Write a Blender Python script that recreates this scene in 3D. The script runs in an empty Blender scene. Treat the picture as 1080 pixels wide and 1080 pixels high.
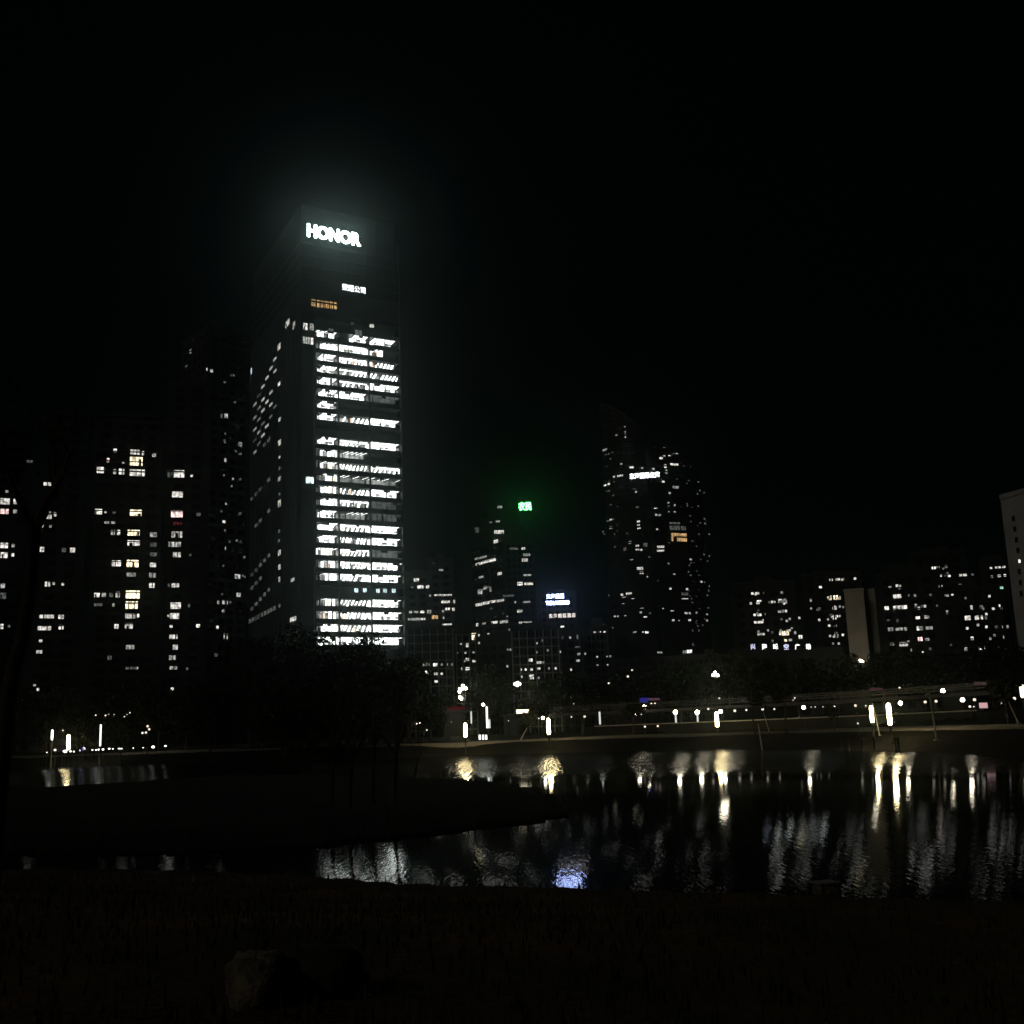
import bpy, math, random
import numpy as np
from mathutils import Vector, Matrix

random.seed(7)
rng = random.Random(11)
R = math.radians
scene = bpy.context.scene
col = scene.collection

# ------------------------------------------------------------------ camera
CAM_H = 3.0
F = 1181.0                      # focal length in photograph pixels (1080 wide)
PITCH, ROLL = R(11.2), R(2.1)
cp, sp, cr, sr = math.cos(PITCH), math.sin(PITCH), math.cos(ROLL), math.sin(ROLL)
R0, U0, FW = Vector((1, 0, 0)), Vector((0, -sp, cp)), Vector((0, cp, sp))
RIGHT = R0 * cr - U0 * sr
UP = R0 * sr + U0 * cr
CAM = Vector((0, 0, CAM_H))
cam_data = bpy.data.cameras.new('camera')
cam = bpy.data.objects.new('camera', cam_data)
col.objects.link(cam)
cam_data.sensor_width = 36
cam_data.lens = 36 * F / 1080
cam_data.clip_start = 0.1
cam_data.clip_end = 6000
m = Matrix((RIGHT, UP, -FW)).transposed().to_4x4()
m.translation = CAM
cam.matrix_world = m
scene.camera = cam

# ------------------------------------------------------------------ sky, added fill sun, exposure
SUN_EL, SUN_AZ = R(32), R(235)          # azimuth clockwise from +Y
world = bpy.data.worlds.new('World')
scene.world = world
world.use_nodes = True
wn, wl = world.node_tree.nodes, world.node_tree.links
wn.clear()
wo = wn.new('ShaderNodeOutputWorld')
bg = wn.new('ShaderNodeBackground')
sky = wn.new('ShaderNodeTexSky')
sky.sky_type = 'NISHITA'
sky.sun_disc = False
sky.sun_elevation = SUN_EL
sky.sun_rotation = SUN_AZ
sky.dust_density = 4.0
tint = wn.new('ShaderNodeMix')
tint.data_type = 'RGBA'
tint.blend_type = 'MULTIPLY'
tint.inputs[0].default_value = 1.0
tint.inputs[7].default_value = (0.34, 1.0, 0.74, 1)
wl.new(sky.outputs[0], tint.inputs[6])
wl.new(tint.outputs[2], bg.inputs[0])
bg.inputs[1].default_value = 0.0002
wl.new(bg.outputs[0], wo.inputs[0])

sun_d = bpy.data.lights.new('fill_sun', 'SUN')
sun_d.energy = 0.06  # added weak sun, no moon in view; lifts facades and near bank
sun_d.angle = R(0.5)
sun_d.color = (1.0, 0.9, 0.74)
sun = bpy.data.objects.new('fill_sun', sun_d)
col.objects.link(sun)
sdir = Vector((math.sin(SUN_AZ) * math.cos(SUN_EL), math.cos(SUN_AZ) * math.cos(SUN_EL), math.sin(SUN_EL)))
sun.rotation_euler = (-sdir).to_track_quat('-Z', 'Y').to_euler()
sun.location = (-60, -60, 120)

scene.view_settings.view_transform = 'Standard'
scene.view_settings.look = 'None'
scene.view_settings.exposure = 0
scene.view_settings.gamma = 1
cy = scene.cycles
cy.use_denoising = True
cy.max_bounces = 4
cy.diffuse_bounces = 1
cy.glossy_bounces = 2
cy.volume_bounces = 0
cy.sample_clamp_indirect = 6.0
cy.caustics_reflective = False

# ------------------------------------------------------------------ pixel helpers
def ray(px, py):
    d = RIGHT * (px - 540) + UP * (540 - py) + FW * F
    return d
def at(px, py, Y):
    d = ray(px, py)
    return CAM + d * (Y / d.y)
def atz(px, py, z):
    d = ray(px, py)
    return CAM + d * ((z - CAM_H) / d.z)

# ------------------------------------------------------------------ materials
MATS = {}
def mat(name, color=(0.2, 0.2, 0.2), rough=0.7, metal=0.0, noise=0.0, nscale=1.0, bump=0.0, spec=0.5):
    if name in MATS: return MATS[name]
    mt = bpy.data.materials.new(name)
    mt.use_nodes = True
    n, l = mt.node_tree.nodes, mt.node_tree.links
    b = n['Principled BSDF']
    b.inputs['Base Color'].default_value = (*color, 1)
    b.inputs['Roughness'].default_value = rough
    b.inputs['Metallic'].default_value = metal
    b.inputs['Specular IOR Level'].default_value = spec
    if noise > 0:
        tc = n.new('ShaderNodeTexCoord')
        nt = n.new('ShaderNodeTexNoise'); nt.inputs['Scale'].default_value = nscale
        nt.inputs['Detail'].default_value = 6
        l.new(tc.outputs['Object'], nt.inputs['Vector'])
        rp = n.new('ShaderNodeMapRange')
        rp.inputs[1].default_value = 0.3; rp.inputs[2].default_value = 0.7
        rp.inputs[3].default_value = 1 - noise; rp.inputs[4].default_value = 1 + noise
        l.new(nt.outputs[0], rp.inputs[0])
        mx = n.new('ShaderNodeMix'); mx.data_type = 'RGBA'; mx.blend_type = 'MULTIPLY'
        mx.inputs[0].default_value = 1
        mx.inputs[6].default_value = (*color, 1)
        l.new(rp.outputs[0], mx.inputs[7])
        l.new(mx.outputs[2], b.inputs['Base Color'])
        if bump > 0:
            bp = n.new('ShaderNodeBump'); bp.inputs['Strength'].default_value = bump
            bp.inputs['Distance'].default_value = 0.1
            l.new(nt.outputs[0], bp.inputs['Height'])
            l.new(bp.outputs[0], b.inputs['Normal'])
    MATS[name] = mt
    return mt

def glow(name, color, strength, sample=False, vary=0.0, vscale=1.2):
    """light-giving surface: lamps, letters, lit rooms (with uneven furniture and blinds inside)"""
    if name in MATS: return MATS[name]
    mt = bpy.data.materials.new(name)
    mt.use_nodes = True
    n, l = mt.node_tree.nodes, mt.node_tree.links
    n.clear()
    o = n.new('ShaderNodeOutputMaterial')
    e = n.new('ShaderNodeEmission')
    e.inputs[0].default_value = (*color, 1)
    e.inputs[1].default_value = strength
    l.new(e.outputs[0], o.inputs[0])
    if vary > 0:
        tc = n.new('ShaderNodeTexCoord')
        oi = n.new('ShaderNodeObjectInfo')
        nt = n.new('ShaderNodeTexNoise'); nt.noise_dimensions = '4D'
        nt.inputs['Scale'].default_value = vscale; nt.inputs['Detail'].default_value = 3
        l.new(tc.outputs['Object'], nt.inputs['Vector'])
        mw = n.new('ShaderNodeMath'); mw.operation = 'MULTIPLY'; mw.inputs[1].default_value = 40
        l.new(oi.outputs['Random'], mw.inputs[0]); l.new(mw.outputs[0], nt.inputs['W'])
        rp = n.new('ShaderNodeMapRange')
        rp.inputs[1].default_value = 0.36; rp.inputs[2].default_value = 0.62
        rp.inputs[3].default_value = strength * (1 - vary); rp.inputs[4].default_value = strength * (1 + vary * 0.6)
        l.new(nt.outputs[0], rp.inputs[0])
        rr = n.new('ShaderNodeMapRange')
        rr.inputs[3].default_value = 0.6; rr.inputs[4].default_value = 1.25
        l.new(oi.outputs['Random'], rr.inputs[0])
        ms = n.new('ShaderNodeMath'); ms.operation = 'MULTIPLY'
        l.new(rp.outputs[0], ms.inputs[0]); l.new(rr.outputs[0], ms.inputs[1])
        l.new(ms.outputs[0], e.inputs[1])
    mt.cycles.emission_sampling = 'AUTO' if sample else 'NONE'
    MATS[name] = mt
    return mt

# ------------------------------------------------------------------ mesh builder
class MB:
    def __init__(s): s.v = []; s.f = []; s.mi = []; s.smooth = []
    def quad(s, a, b, c, d, mi=0):
        i = len(s.v); s.v += [tuple(a), tuple(b), tuple(c), tuple(d)]
        s.f.append((i, i+1, i+2, i+3)); s.mi.append(mi); s.smooth.append(False)
    def tri(s, a, b, c, mi=0):
        i = len(s.v); s.v += [tuple(a), tuple(b), tuple(c)]
        s.f.append((i, i+1, i+2)); s.mi.append(mi); s.smooth.append(False)
    def obox(s, o, ax, ay, az, mi=0):
        """box from corner o with three edge vectors"""
        o, ax, ay, az = Vector(o), Vector(ax), Vector(ay), Vector(az)
        p = [o, o+ax, o+ax+ay, o+ay]
        q = [a+az for a in p]
        i = len(s.v); s.v += [tuple(a) for a in p+q]
        fs = [(3,2,1,0), (4,5,6,7), (0,1,5,4), (1,2,6,5), (2,3,7,6), (3,0,4,7)]
        if ax.cross(ay).dot(az) < 0: fs = [f[::-1] for f in fs]
        for f in fs:
            s.f.append(tuple(i+k for k in f)); s.mi.append(mi); s.smooth.append(False)
    def box(s, c, sx, sy, sz, mi=0, rz=0):
        c = Vector(c); a = Vector((math.cos(rz), math.sin(rz), 0)); b = Vector((-a.y, a.x, 0)); z = Vector((0, 0, 1))
        s.obox(c - a*sx/2 - b*sy/2 - z*sz/2, a*sx, b*sy, z*sz, mi)
    def prism(s, pts, z0, z1, mi=0, top=True):
        n = len(pts); i = len(s.v)
        ar = sum(pts[k][0]*pts[(k+1) % n][1]-pts[(k+1) % n][0]*pts[k][1] for k in range(n))
        if ar < 0: pts = pts[::-1]
        z1s = z1 if isinstance(z1, (list, tuple)) else [z1]*n
        if ar < 0 and isinstance(z1, (list, tuple)): z1s = list(z1)[::-1]
        s.v += [(p[0], p[1], z0) for p in pts] + [(p[0], p[1], zz) for p, zz in zip(pts, z1s)]
        for k in range(n):
            s.f.append((i+k, i+(k+1) % n, i+n+(k+1) % n, i+n+k)); s.mi.append(mi); s.smooth.append(False)
        if top:
            s.f.append(tuple(i+n+k for k in range(n))); s.mi.append(mi); s.smooth.append(False)
    def tube(s, path, rad, n=8, mi=0, cap=True):
        path = [Vector(p) for p in path]
        if not isinstance(rad, (list, tuple)): rad = [rad]*len(path)
        i0 = len(s.v)
        for k, p in enumerate(path):
            t = (path[min(k+1, len(path)-1)] - path[max(k-1, 0)]).normalized()
            ref = Vector((0, 0, 1)) if abs(t.z) < 0.9 else Vector((1, 0, 0))
            a = t.cross(ref).normalized(); b = t.cross(a)
            for j in range(n):
                an = 2*math.pi*j/n
                s.v.append(tuple(p + (a*math.cos(an) + b*math.sin(an))*rad[k]))
        for k in range(len(path)-1):
            for j in range(n):
                s.f.append((i0+k*n+j, i0+k*n+(j+1) % n, i0+(k+1)*n+(j+1) % n, i0+(k+1)*n+j)); s.mi.append(mi); s.smooth.append(True)
        if cap:
            s.f.append(tuple(i0+j for j in range(n))); s.mi.append(mi); s.smooth.append(False)
            s.f.append(tuple(i0+(len(path)-1)*n+j for j in range(n))[::-1]); s.mi.append(mi); s.smooth.append(False)
    def lathe(s, c, prof, n=14, mi=0):
        """profile [(radius, z)...] turned about the vertical through c"""
        c = Vector(c); s.tube([c + Vector((0, 0, z)) for r, z in prof], [max(r, 1e-4) for r, z in prof], n, mi)
    def ball(s, c, r, n=12, mi=0, sz=1.0):
        s.lathe(c, [(r*math.sin(math.pi*k/7), -r*sz*math.cos(math.pi*k/7)) for k in range(8)], n, mi)
    def build(s, name, mats, parent=None):
        if not isinstance(mats, (list, tuple)): mats = [mats]
        off = Vector((0, 0, 0)); p = parent
        while p is not None: off += p.location; p = p.parent
        me = bpy.data.meshes.new(name)
        me.from_pydata([(a[0]-off.x, a[1]-off.y, a[2]-off.z) for a in s.v], [], s.f)
        for mt in mats: me.materials.append(mt)
        me.polygons.foreach_set('material_index', s.mi)
        me.polygons.foreach_set('use_smooth', s.smooth)
        me.update()
        o = bpy.data.objects.new(name, me); col.objects.link(o)
        if parent is not None: o.parent = parent
        return o

def tag(o, label=None, cat=None, group=None, kind=None):
    if label: o['label'] = label
    if cat: o['category'] = cat
    if group: o['group'] = group
    if kind: o['kind'] = kind
    return o
def thing(name, loc, label, cat, group=None):
    o = bpy.data.objects.new(name, None); col.objects.link(o)
    o.location = loc; o.empty_display_size = 0.5
    return tag(o, label, cat, group)
def copy_tree(o, parent=None):
    c = o.copy(); col.objects.link(c)
    if parent is not None: c.parent = parent
    for ch in [x for x in bpy.data.objects if x.parent == o]: copy_tree(ch, c)
    return c

# ------------------------------------------------------------------ terrain
far_px = [(-420, 822), (-160, 814), (0, 809), (100, 808), (180, 806), (250, 804), (330, 802), (400, 801), (480, 797), (560, 795),
          (640, 793), (700, 791), (760, 790), (860, 791), (940, 792), (1000, 794), (1040, 797), (1080, 802), (1130, 812), (1200, 840)]
near_px = [(1250, 985), (1080, 957), (960, 952), (830, 948), (700, 945), (600, 941), (500, 939), (420, 936), (300, 926), (150, 921), (0, 920), (-200, 920), (-420, 920)]
pen_px = [(-700, 838), (-300, 836), (-30, 837), (60, 832), (120, 828), (200, 822), (290, 819), (400, 819), (490, 822), (545, 826), (580, 834), (604, 846), (612, 854),
          (600, 861), (560, 869), (500, 875), (430, 885), (330, 894), (220, 900), (90, 903), (0, 904), (-300, 905), (-700, 905)]
xy = lambda L: np.array([(atz(x, y, 0).x, atz(x, y, 0).y) for x, y in L])
far, near, pen = xy(far_px), xy(near_px), xy(pen_px)
lake = np.concatenate([far, near])

def sdf(poly, P):
    """signed distance of points P (n,2) to a polygon, negative inside"""
    d = np.full(len(P), 1e9); inside = np.zeros(len(P), bool)
    n = len(poly)
    for i in range(n):
        a, b = poly[i], poly[(i+1) % n]
        e = b-a; w = P-a
        t = np.clip((w@e)/(e@e), 0, 1)
        d = np.minimum(d, np.hypot(*(w - t[:, None]*e).T))
        c = (a[1] > P[:, 1]) != (b[1] > P[:, 1])
        with np.errstate(divide='ignore', invalid='ignore'):
            xi = (b[0]-a[0])*(P[:, 1]-a[1])/(b[1]-a[1]+1e-12)+a[0]
        inside ^= c & (P[:, 0] < xi)
    return np.where(inside, -d, d)
def sm(a, b, x):
    t = np.clip((x-a)/(b-a), 0, 1); return t*t*(3-2*t)
def vnoise(P, s, seed):
    q = P*s
    return (np.sin(q[:, 0]*1.3+seed)*np.cos(q[:, 1]*1.1+seed*2) + 0.5*np.sin(q[:, 0]*2.9+q[:, 1]*2.3+seed*3) + 0.3*np.cos(q[:, 0]*5.1-q[:, 1]*4.7+seed))/1.8
def terrain(P):
    P = np.atleast_2d(np.asarray(P, float))
    s = sdf(lake, P)
    farw = sm(40, 60, P[:, 1] + np.maximum(0, P[:, 0]-22)*3)         # far bank or near bank
    wob = s + 0.35*vnoise(P, 0.9, 1.0)
    zf = 0.12 + 1.65*sm(0, 9, wob) + 0.45*sm(13, 19, s)
    zf = zf + sm(21.5, 22.5, s)*sm(20, 32, P[:, 0]+P[:, 1]*0.02)*1.3 + 0.8*sm(26, 60, s)
    zn = 0.10 + 1.3*sm(0, 15, wob)
    z = np.where(s > 0, zf*farw + zn*(1-farw), -1.6*sm(0, 4, -wob)+0.10*sm(0.6, 0, -s))
    ps = sdf(pen, P) + 0.5*vnoise(P, 0.8, 4.0)
    zp = 0.05+0.28*sm(0, 5, -ps) + 0.08*vnoise(P, 0.5, 2)*sm(1, 5, -ps)
    z = np.where((ps < 0), np.maximum(z, zp), z)
    z = z + 0.05*vnoise(P, 0.7, 9)*sm(1, 4, s)
    return z
def ground_z(x, y): return float(terrain([(x, y)])[0])

def axis(parts):
    out = [parts[0][0]]
    for a, b, st in parts:
        n = max(1, round((b-a)/st)); out += [a+(b-a)*(k+1)/n for k in range(n)]
    return np.array(out)
gx = axis([(-1500, -420, 90), (-420, -130, 6), (-130, 90, 0.9), (90, 300, 6), (300, 1500, 90)])
gy = axis([(-60, 0, 4), (0, 60, 0.7), (60, 240, 1.1), (240, 360, 6), (360, 1500, 90)])
GX, GY = np.meshgrid(gx, gy)
GP = np.stack([GX.ravel(), GY.ravel()], 1)
GZ = terrain(GP)
nx, ny = len(gx), len(gy)
idx = np.arange(nx*ny).reshape(ny, nx)
faces = np.stack([idx[:-1, :-1], idx[:-1, 1:], idx[1:, 1:], idx[1:, :-1]], -1).reshape(-1, 4)
me = bpy.data.meshes.new('ground')
me.from_pydata(np.column_stack([GP, GZ]).tolist(), [], faces.tolist())
me.polygons.foreach_set('use_smooth', [True]*len(me.polygons))
ground = bpy.data.objects.new('ground', me); col.objects.link(ground)
ground['kind'] = 'structure'
gm = bpy.data.materials.new('lawn_soil_painted_light'); gm.use_nodes = True
n, l = gm.node_tree.nodes, gm.node_tree.links
b = n['Principled BSDF']; b.inputs['Roughness'].default_value = 0.95; b.inputs['Specular IOR Level'].default_value = 0.1
tc = n.new('ShaderNodeTexCoord')
n1 = n.new('ShaderNodeTexNoise'); n1.inputs['Scale'].default_value = 0.45; n1.inputs['Detail'].default_value = 8
n2 = n.new('ShaderNodeTexNoise'); n2.inputs['Scale'].default_value = 9; n2.inputs['Detail'].default_value = 8
l.new(tc.outputs['Object'], n1.inputs['Vector']); l.new(tc.outputs['Object'], n2.inputs['Vector'])
cr1 = n.new('ShaderNodeValToRGB')
cr1.color_ramp.elements[0].position = 0.38; cr1.color_ramp.elements[0].color = (0.10, 0.08, 0.035, 1)
cr1.color_ramp.elements[1].position = 0.62; cr1.color_ramp.elements[1].color = (0.26, 0.155, 0.075, 1)
l.new(n1.outputs[0], cr1.inputs[0])
mx = n.new('ShaderNodeMix'); mx.data_type = 'RGBA'; mx.blend_type = 'MULTIPLY'; mx.inputs[0].default_value = 0.7
gs = n.new('ShaderNodeSeparateXYZ'); l.new(tc.outputs['Object'], gs.inputs[0])
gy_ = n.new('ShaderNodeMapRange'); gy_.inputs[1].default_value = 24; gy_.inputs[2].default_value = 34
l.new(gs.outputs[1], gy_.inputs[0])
gmix = n.new('ShaderNodeMix'); gmix.data_type = 'RGBA'; gmix.inputs[7].default_value = (0.016, 0.016, 0.009, 1)  # near soil lightened, far lawn darkened, in place of the light falling there
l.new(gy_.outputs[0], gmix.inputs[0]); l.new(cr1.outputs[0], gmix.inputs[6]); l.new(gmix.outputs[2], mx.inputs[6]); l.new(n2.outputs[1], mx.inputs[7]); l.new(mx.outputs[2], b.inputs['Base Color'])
bp = n.new('ShaderNodeBump'); bp.inputs['Strength'].default_value = 0.8; bp.inputs['Distance'].default_value = 0.08
l.new(n2.outputs[0], bp.inputs['Height']); l.new(bp.outputs[0], b.inputs['Normal'])
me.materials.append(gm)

# ------------------------------------------------------------------ lake water
wm = bpy.data.materials.new('lake_water'); wm.use_nodes = True
n, l = wm.node_tree.nodes, wm.node_tree.links
n.remove(n['Principled BSDF'])
b = n.new('ShaderNodeBsdfAnisotropic'); b.distribution = 'GGX'; b.inputs['Color'].default_value = (0.92, 0.97, 0.95, 1)
deep = n.new('ShaderNodeBsdfDiffuse'); deep.inputs[0].default_value = (0.006, 0.007, 0.005, 1)
fre = n.new('ShaderNodeFresnel'); fre.inputs[0].default_value = 1.33
refl_dim = n.new('ShaderNodeMath'); refl_dim.operation = 'MULTIPLY'; refl_dim.inputs[1].default_value = 0.62     # mirror share cut below Fresnel so the reflections come out darker
mixw = n.new('ShaderNodeMixShader'); l.new(fre.outputs[0], refl_dim.inputs[0]); l.new(refl_dim.outputs[0], mixw.inputs[0])
l.new(deep.outputs[0], mixw.inputs[1]); l.new(b.outputs[0], mixw.inputs[2]); l.new(mixw.outputs[0], n['Material Output'].inputs[0])
tc = n.new('ShaderNodeTexCoord')
sx = n.new('ShaderNodeSeparateXYZ'); l.new(tc.outputs['Object'], sx.inputs[0])
# breeze: the far strip under the opposite bank is ruffled, the middle lies calm, the near water has small ripples
wn_ = n.new('ShaderNodeTexNoise'); wn_.inputs['Scale'].default_value = 0.11; wn_.inputs['Detail'].default_value = 3
l.new(tc.outputs['Object'], wn_.inputs['Vector'])
wadd = n.new('ShaderNodeMath'); wadd.operation = 'MULTIPLY_ADD'; wadd.inputs[1].default_value = 34; 
l.new(wn_.outputs[0], wadd.inputs[0]); l.new(sx.outputs[1], wadd.inputs[2])
xadd = n.new('ShaderNodeMath'); xadd.operation = 'MULTIPLY_ADD'; xadd.inputs[1].default_value = 0.45
l.new(sx.outputs[0], xadd.inputs[0]); l.new(wadd.outputs[0], xadd.inputs[2])
ruff = n.new('ShaderNodeMapRange'); ruff.interpolation_type = 'SMOOTHSTEP'
ruff.inputs[1].default_value = 88; ruff.inputs[2].default_value = 116; ruff.inputs[3].default_value = 0; ruff.inputs[4].default_value = 1
l.new(xadd.outputs[0], ruff.inputs[0])
rgh = n.new('ShaderNodeMapRange'); rgh.inputs[3].default_value = 0.035; rgh.inputs[4].default_value = 0.08
l.new(ruff.outputs[0], rgh.inputs[0]); l.new(rgh.outputs[0], b.inputs['Roughness'])
nearm = n.new('ShaderNodeMapRange'); nearm.interpolation_type = 'SMOOTHSTEP'
nearm.inputs[1].default_value = 62; nearm.inputs[2].default_value = 42; nearm.inputs[3].default_value = 0; nearm.inputs[4].default_value = 1
l.new(sx.outputs[1], nearm.inputs[0])
mp = n.new('ShaderNodeMapping'); mp.inputs['Scale'].default_value = (2.2, 0.30, 1)
l.new(tc.outputs['Object'], mp.inputs['Vector'])
r1 = n.new('ShaderNodeTexNoise'); r1.inputs['Scale'].default_value = 4.5; r1.inputs['Detail'].default_value = 2
l.new(mp.outputs[0], r1.inputs['Vector'])
r2 = n.new('ShaderNodeTexNoise'); r2.inputs['Scale'].default_value = 0.55; r2.inputs['Detail'].default_value = 2
l.new(mp.outputs[0], r2.inputs['Vector'])
hs = n.new('ShaderNodeMath'); hs.operation = 'MULTIPLY_ADD'; hs.inputs[1].default_value = 0.095
l.new(r1.outputs[0], hs.inputs[0])
h2 = n.new('ShaderNodeMath'); h2.operation = 'MULTIPLY'; h2.inputs[1].default_value = 0.03
l.new(r2.outputs[0], h2.inputs[0]); l.new(h2.outputs[0], hs.inputs[2])
refl_dim_ruff = n.new('ShaderNodeMapRange'); refl_dim_ruff.inputs[3].default_value = 0.54; refl_dim_ruff.inputs[4].default_value = 0.46
l.new(ruff.outputs[0], refl_dim_ruff.inputs[0]); l.new(refl_dim_ruff.outputs[0], refl_dim.inputs[1])
mp3 = n.new('ShaderNodeMapping'); mp3.inputs['Scale'].default_value = (3.0, 0.17, 1)
l.new(tc.outputs['Object'], mp3.inputs['Vector'])
r3 = n.new('ShaderNodeTexNoise'); r3.inputs['Scale'].default_value = 1.0; r3.inputs['Detail'].default_value = 1.5
l.new(mp3.outputs[0], r3.inputs['Vector'])
h3 = n.new('ShaderNodeMath'); h3.operation = 'MULTIPLY'; l.new(r3.outputs[0], h3.inputs[0])
h3r = n.new('ShaderNodeMath'); h3r.operation = 'MULTIPLY'; h3r.inputs[1].default_value = 0.42
l.new(ruff.outputs[0], h3r.inputs[0]); l.new(h3r.outputs[0], h3.inputs[1])
hsum = n.new('ShaderNodeMath'); hsum.operation = 'ADD'
l.new(hs.outputs[0], hsum.inputs[0]); l.new(h3.outputs[0], hsum.inputs[1])
amp1 = n.new('ShaderNodeMath'); amp1.operation = 'MULTIPLY_ADD'; amp1.inputs[1].default_value = 0.030; amp1.inputs[2].default_value = 0.010
l.new(nearm.outputs[0], amp1.inputs[0])
amp2 = n.new('ShaderNodeMath'); amp2.operation = 'MULTIPLY_ADD'; amp2.inputs[1].default_value = 0.30
l.new(ruff.outputs[0], amp2.inputs[0]); l.new(amp1.outputs[0], amp2.inputs[2])
bp = n.new('ShaderNodeBump'); bp.inputs['Distance'].default_value = 1.0
l.new(amp2.outputs[0], bp.inputs['Strength']); l.new(hsum.outputs[0], bp.inputs['Height']); l.new(bp.outputs[0], b.inputs['Normal']); l.new(bp.outputs[0], fre.inputs['Normal'])
w = MB(); w.quad((-420, 12, 0), (160, 12, 0), (160, 330, 0), (-420, 330, 0))
lakeo = w.build('lake_water', wm); lakeo['kind'] = 'structure'

# ------------------------------------------------------------------ paths on the far bank
def shore_curve(s, step=2.0):
    """the far shoreline moved inland by s metres, smoothed, as a list of XY"""
    pts = [Vector((*p, 0)) for p in far]
    dense = []
    for a, b_ in zip(pts[:-1], pts[1:]):
        k = max(1, int((b_-a).length/step))
        dense += [a.lerp(b_, i/k) for i in range(k)]
    for _ in range(14):
        dense = [dense[0]] + [(dense[i-1]+dense[i]*2+dense[i+1])/4 for i in range(1, len(dense)-1)] + [dense[-1]]
    out = []
    for i in range(len(dense)):
        t = (dense[min(i+2, len(dense)-1)]-dense[max(i-2, 0)]).normalized()
        nrm = Vector((-t.y, t.x, 0))
        q = dense[i]+nrm*s
        if not out or (q-out[-1]).dot(t) > 0.2: out.append(q)
    for _ in range(6):
        out = [out[0]] + [(out[i-1]+out[i]*2+out[i+1])/4 for i in range(1, len(out)-1)] + [out[-1]]
    return out
paving = mat('path_paving', (0.13, 0.11, 0.09), 0.85, noise=0.25, nscale=1.5)
kerb_m = mat('kerb_stone', (0.2, 0.19, 0.17), 0.8, noise=0.15, nscale=3)
def strip(curve, w, lift, kerb=True):
    b = MB()
    for i in range(len(curve)-1):
        a, c = curve[i], curve[i+1]
        t = (c-a).normalized(); t0 = (curve[i]-curve[i-1]).normalized() if i else t
        n0 = Vector((-t0.y, t0.x, 0)); n1 = Vector((-t.y, t.x, 0))
        za = ground_z(a.x, a.y)+lift; zc = ground_z(c.x, c.y)+lift
        A0, A1, C0, C1 = a-n0*w/2, a+n0*w/2, c-n1*w/2, c+n1*w/2
        for v, z in ((A0, za), (A1, za), (C0, zc), (C1, zc)): v.z = z
        b.quad(A0, C0, C1, A1)
        if kerb:
            e = Vector((0, 0, 0.12))
            b.quad(A0+Vector((0, 0, -0.6)), C0+Vector((0, 0, -0.6)), C0+e, A0+e, 1)
            b.quad(A0+e, C0+e, C0+n1*0.22+e, A0+n0*0.22+e, 1)
    return b
lp = strip(shore_curve(10.5), 3.0, 0.13).build('lakeside_path', [paving, kerb_m]); lp['kind'] = 'structure'
lp2 = strip(shore_curve(15.5), 1.6, 0.10).build('upper_path', [paving, kerb_m]); lp2['kind'] = 'structure'

# ------------------------------------------------------------------ building kit
dark_glass = mat('dark_glass', (0.012, 0.014, 0.016), 0.25, spec=0.5)
dark_metal = mat('dark_metal', (0.035, 0.035, 0.035), 0.5)
facade_dark = mat('facade_dark', (0.05, 0.05, 0.05), 0.7, noise=0.3, nscale=0.2)
facade_mid = mat('facade_mid', (0.13, 0.13, 0.125), 0.8, noise=0.25, nscale=0.25)
facade_pale = mat('facade_pale', (0.75, 0.78, 0.72), 0.85, noise=0.2, nscale=0.3)
facade_cream = mat('facade_cream', (0.66, 0.61, 0.52), 0.85, noise=0.15, nscale=0.3)
facade_grey = mat('facade_grey', (0.40, 0.40, 0.41), 0.85, noise=0.2, nscale=0.2)
LIT = {
    'b': glow('lit_room_white', (1.0, 0.96, 0.88), 0.98, vary=0.75),
    'm': glow('lit_room_soft', (0.97, 1.0, 0.92), 0.42, vary=0.8),
    'd': glow('lit_room_faint', (0.92, 1.0, 0.92), 0.10, vary=0.8),
    'w': glow('lit_room_warm', (1.0, 0.86, 0.56), 1.9, vary=0.7),
    'a': glow('lit_room_amber', (1.0, 0.62, 0.26), 0.62, vary=0.6),
    'p': glow('lit_room_pink', (1.0, 0.72, 0.68), 1.3, vary=0.7),
    'c': glow('lit_room_cool', (0.75, 0.97, 1.0), 1.6, vary=0.6),
    'g': glow('lit_room_green', (0.5, 1.0, 0.72), 1.5, vary=0.5),
    'r': glow('lit_room_red', (0.9, 0.12, 0.14), 0.12, vary=0.6),
}

class Facade:
    """vertical wall plane between two ground points; gives wall coordinates for a line of sight"""
    def __init__(s, a, b):
        s.a = Vector((a[0], a[1], 0)); d = Vector((b[0], b[1], 0))-s.a
        s.L = d.length; s.u = d.normalized()
        s.n = Vector((s.u.y, -s.u.x, 0))
        if s.n.dot(CAM-s.a) < 0: s.n = -s.n
    def hit(s, px, py):
        d = ray(px, py)
        k = (s.a-CAM).dot(s.n)/d.dot(s.n)
        p = CAM+d*k
        return (p-s.a).dot(s.u), p.z
    def pt(s, t, z, out=0.0):
        p = s.a+s.u*t+s.n*out; p.z = z; return p

def crop(data, ox, oy, sc):
    return [(ox+x*sc, oy+y*sc, max(w*sc, 1.1), max(h*sc, 1.1), k) for x, y, w, h, k in data]

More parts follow.
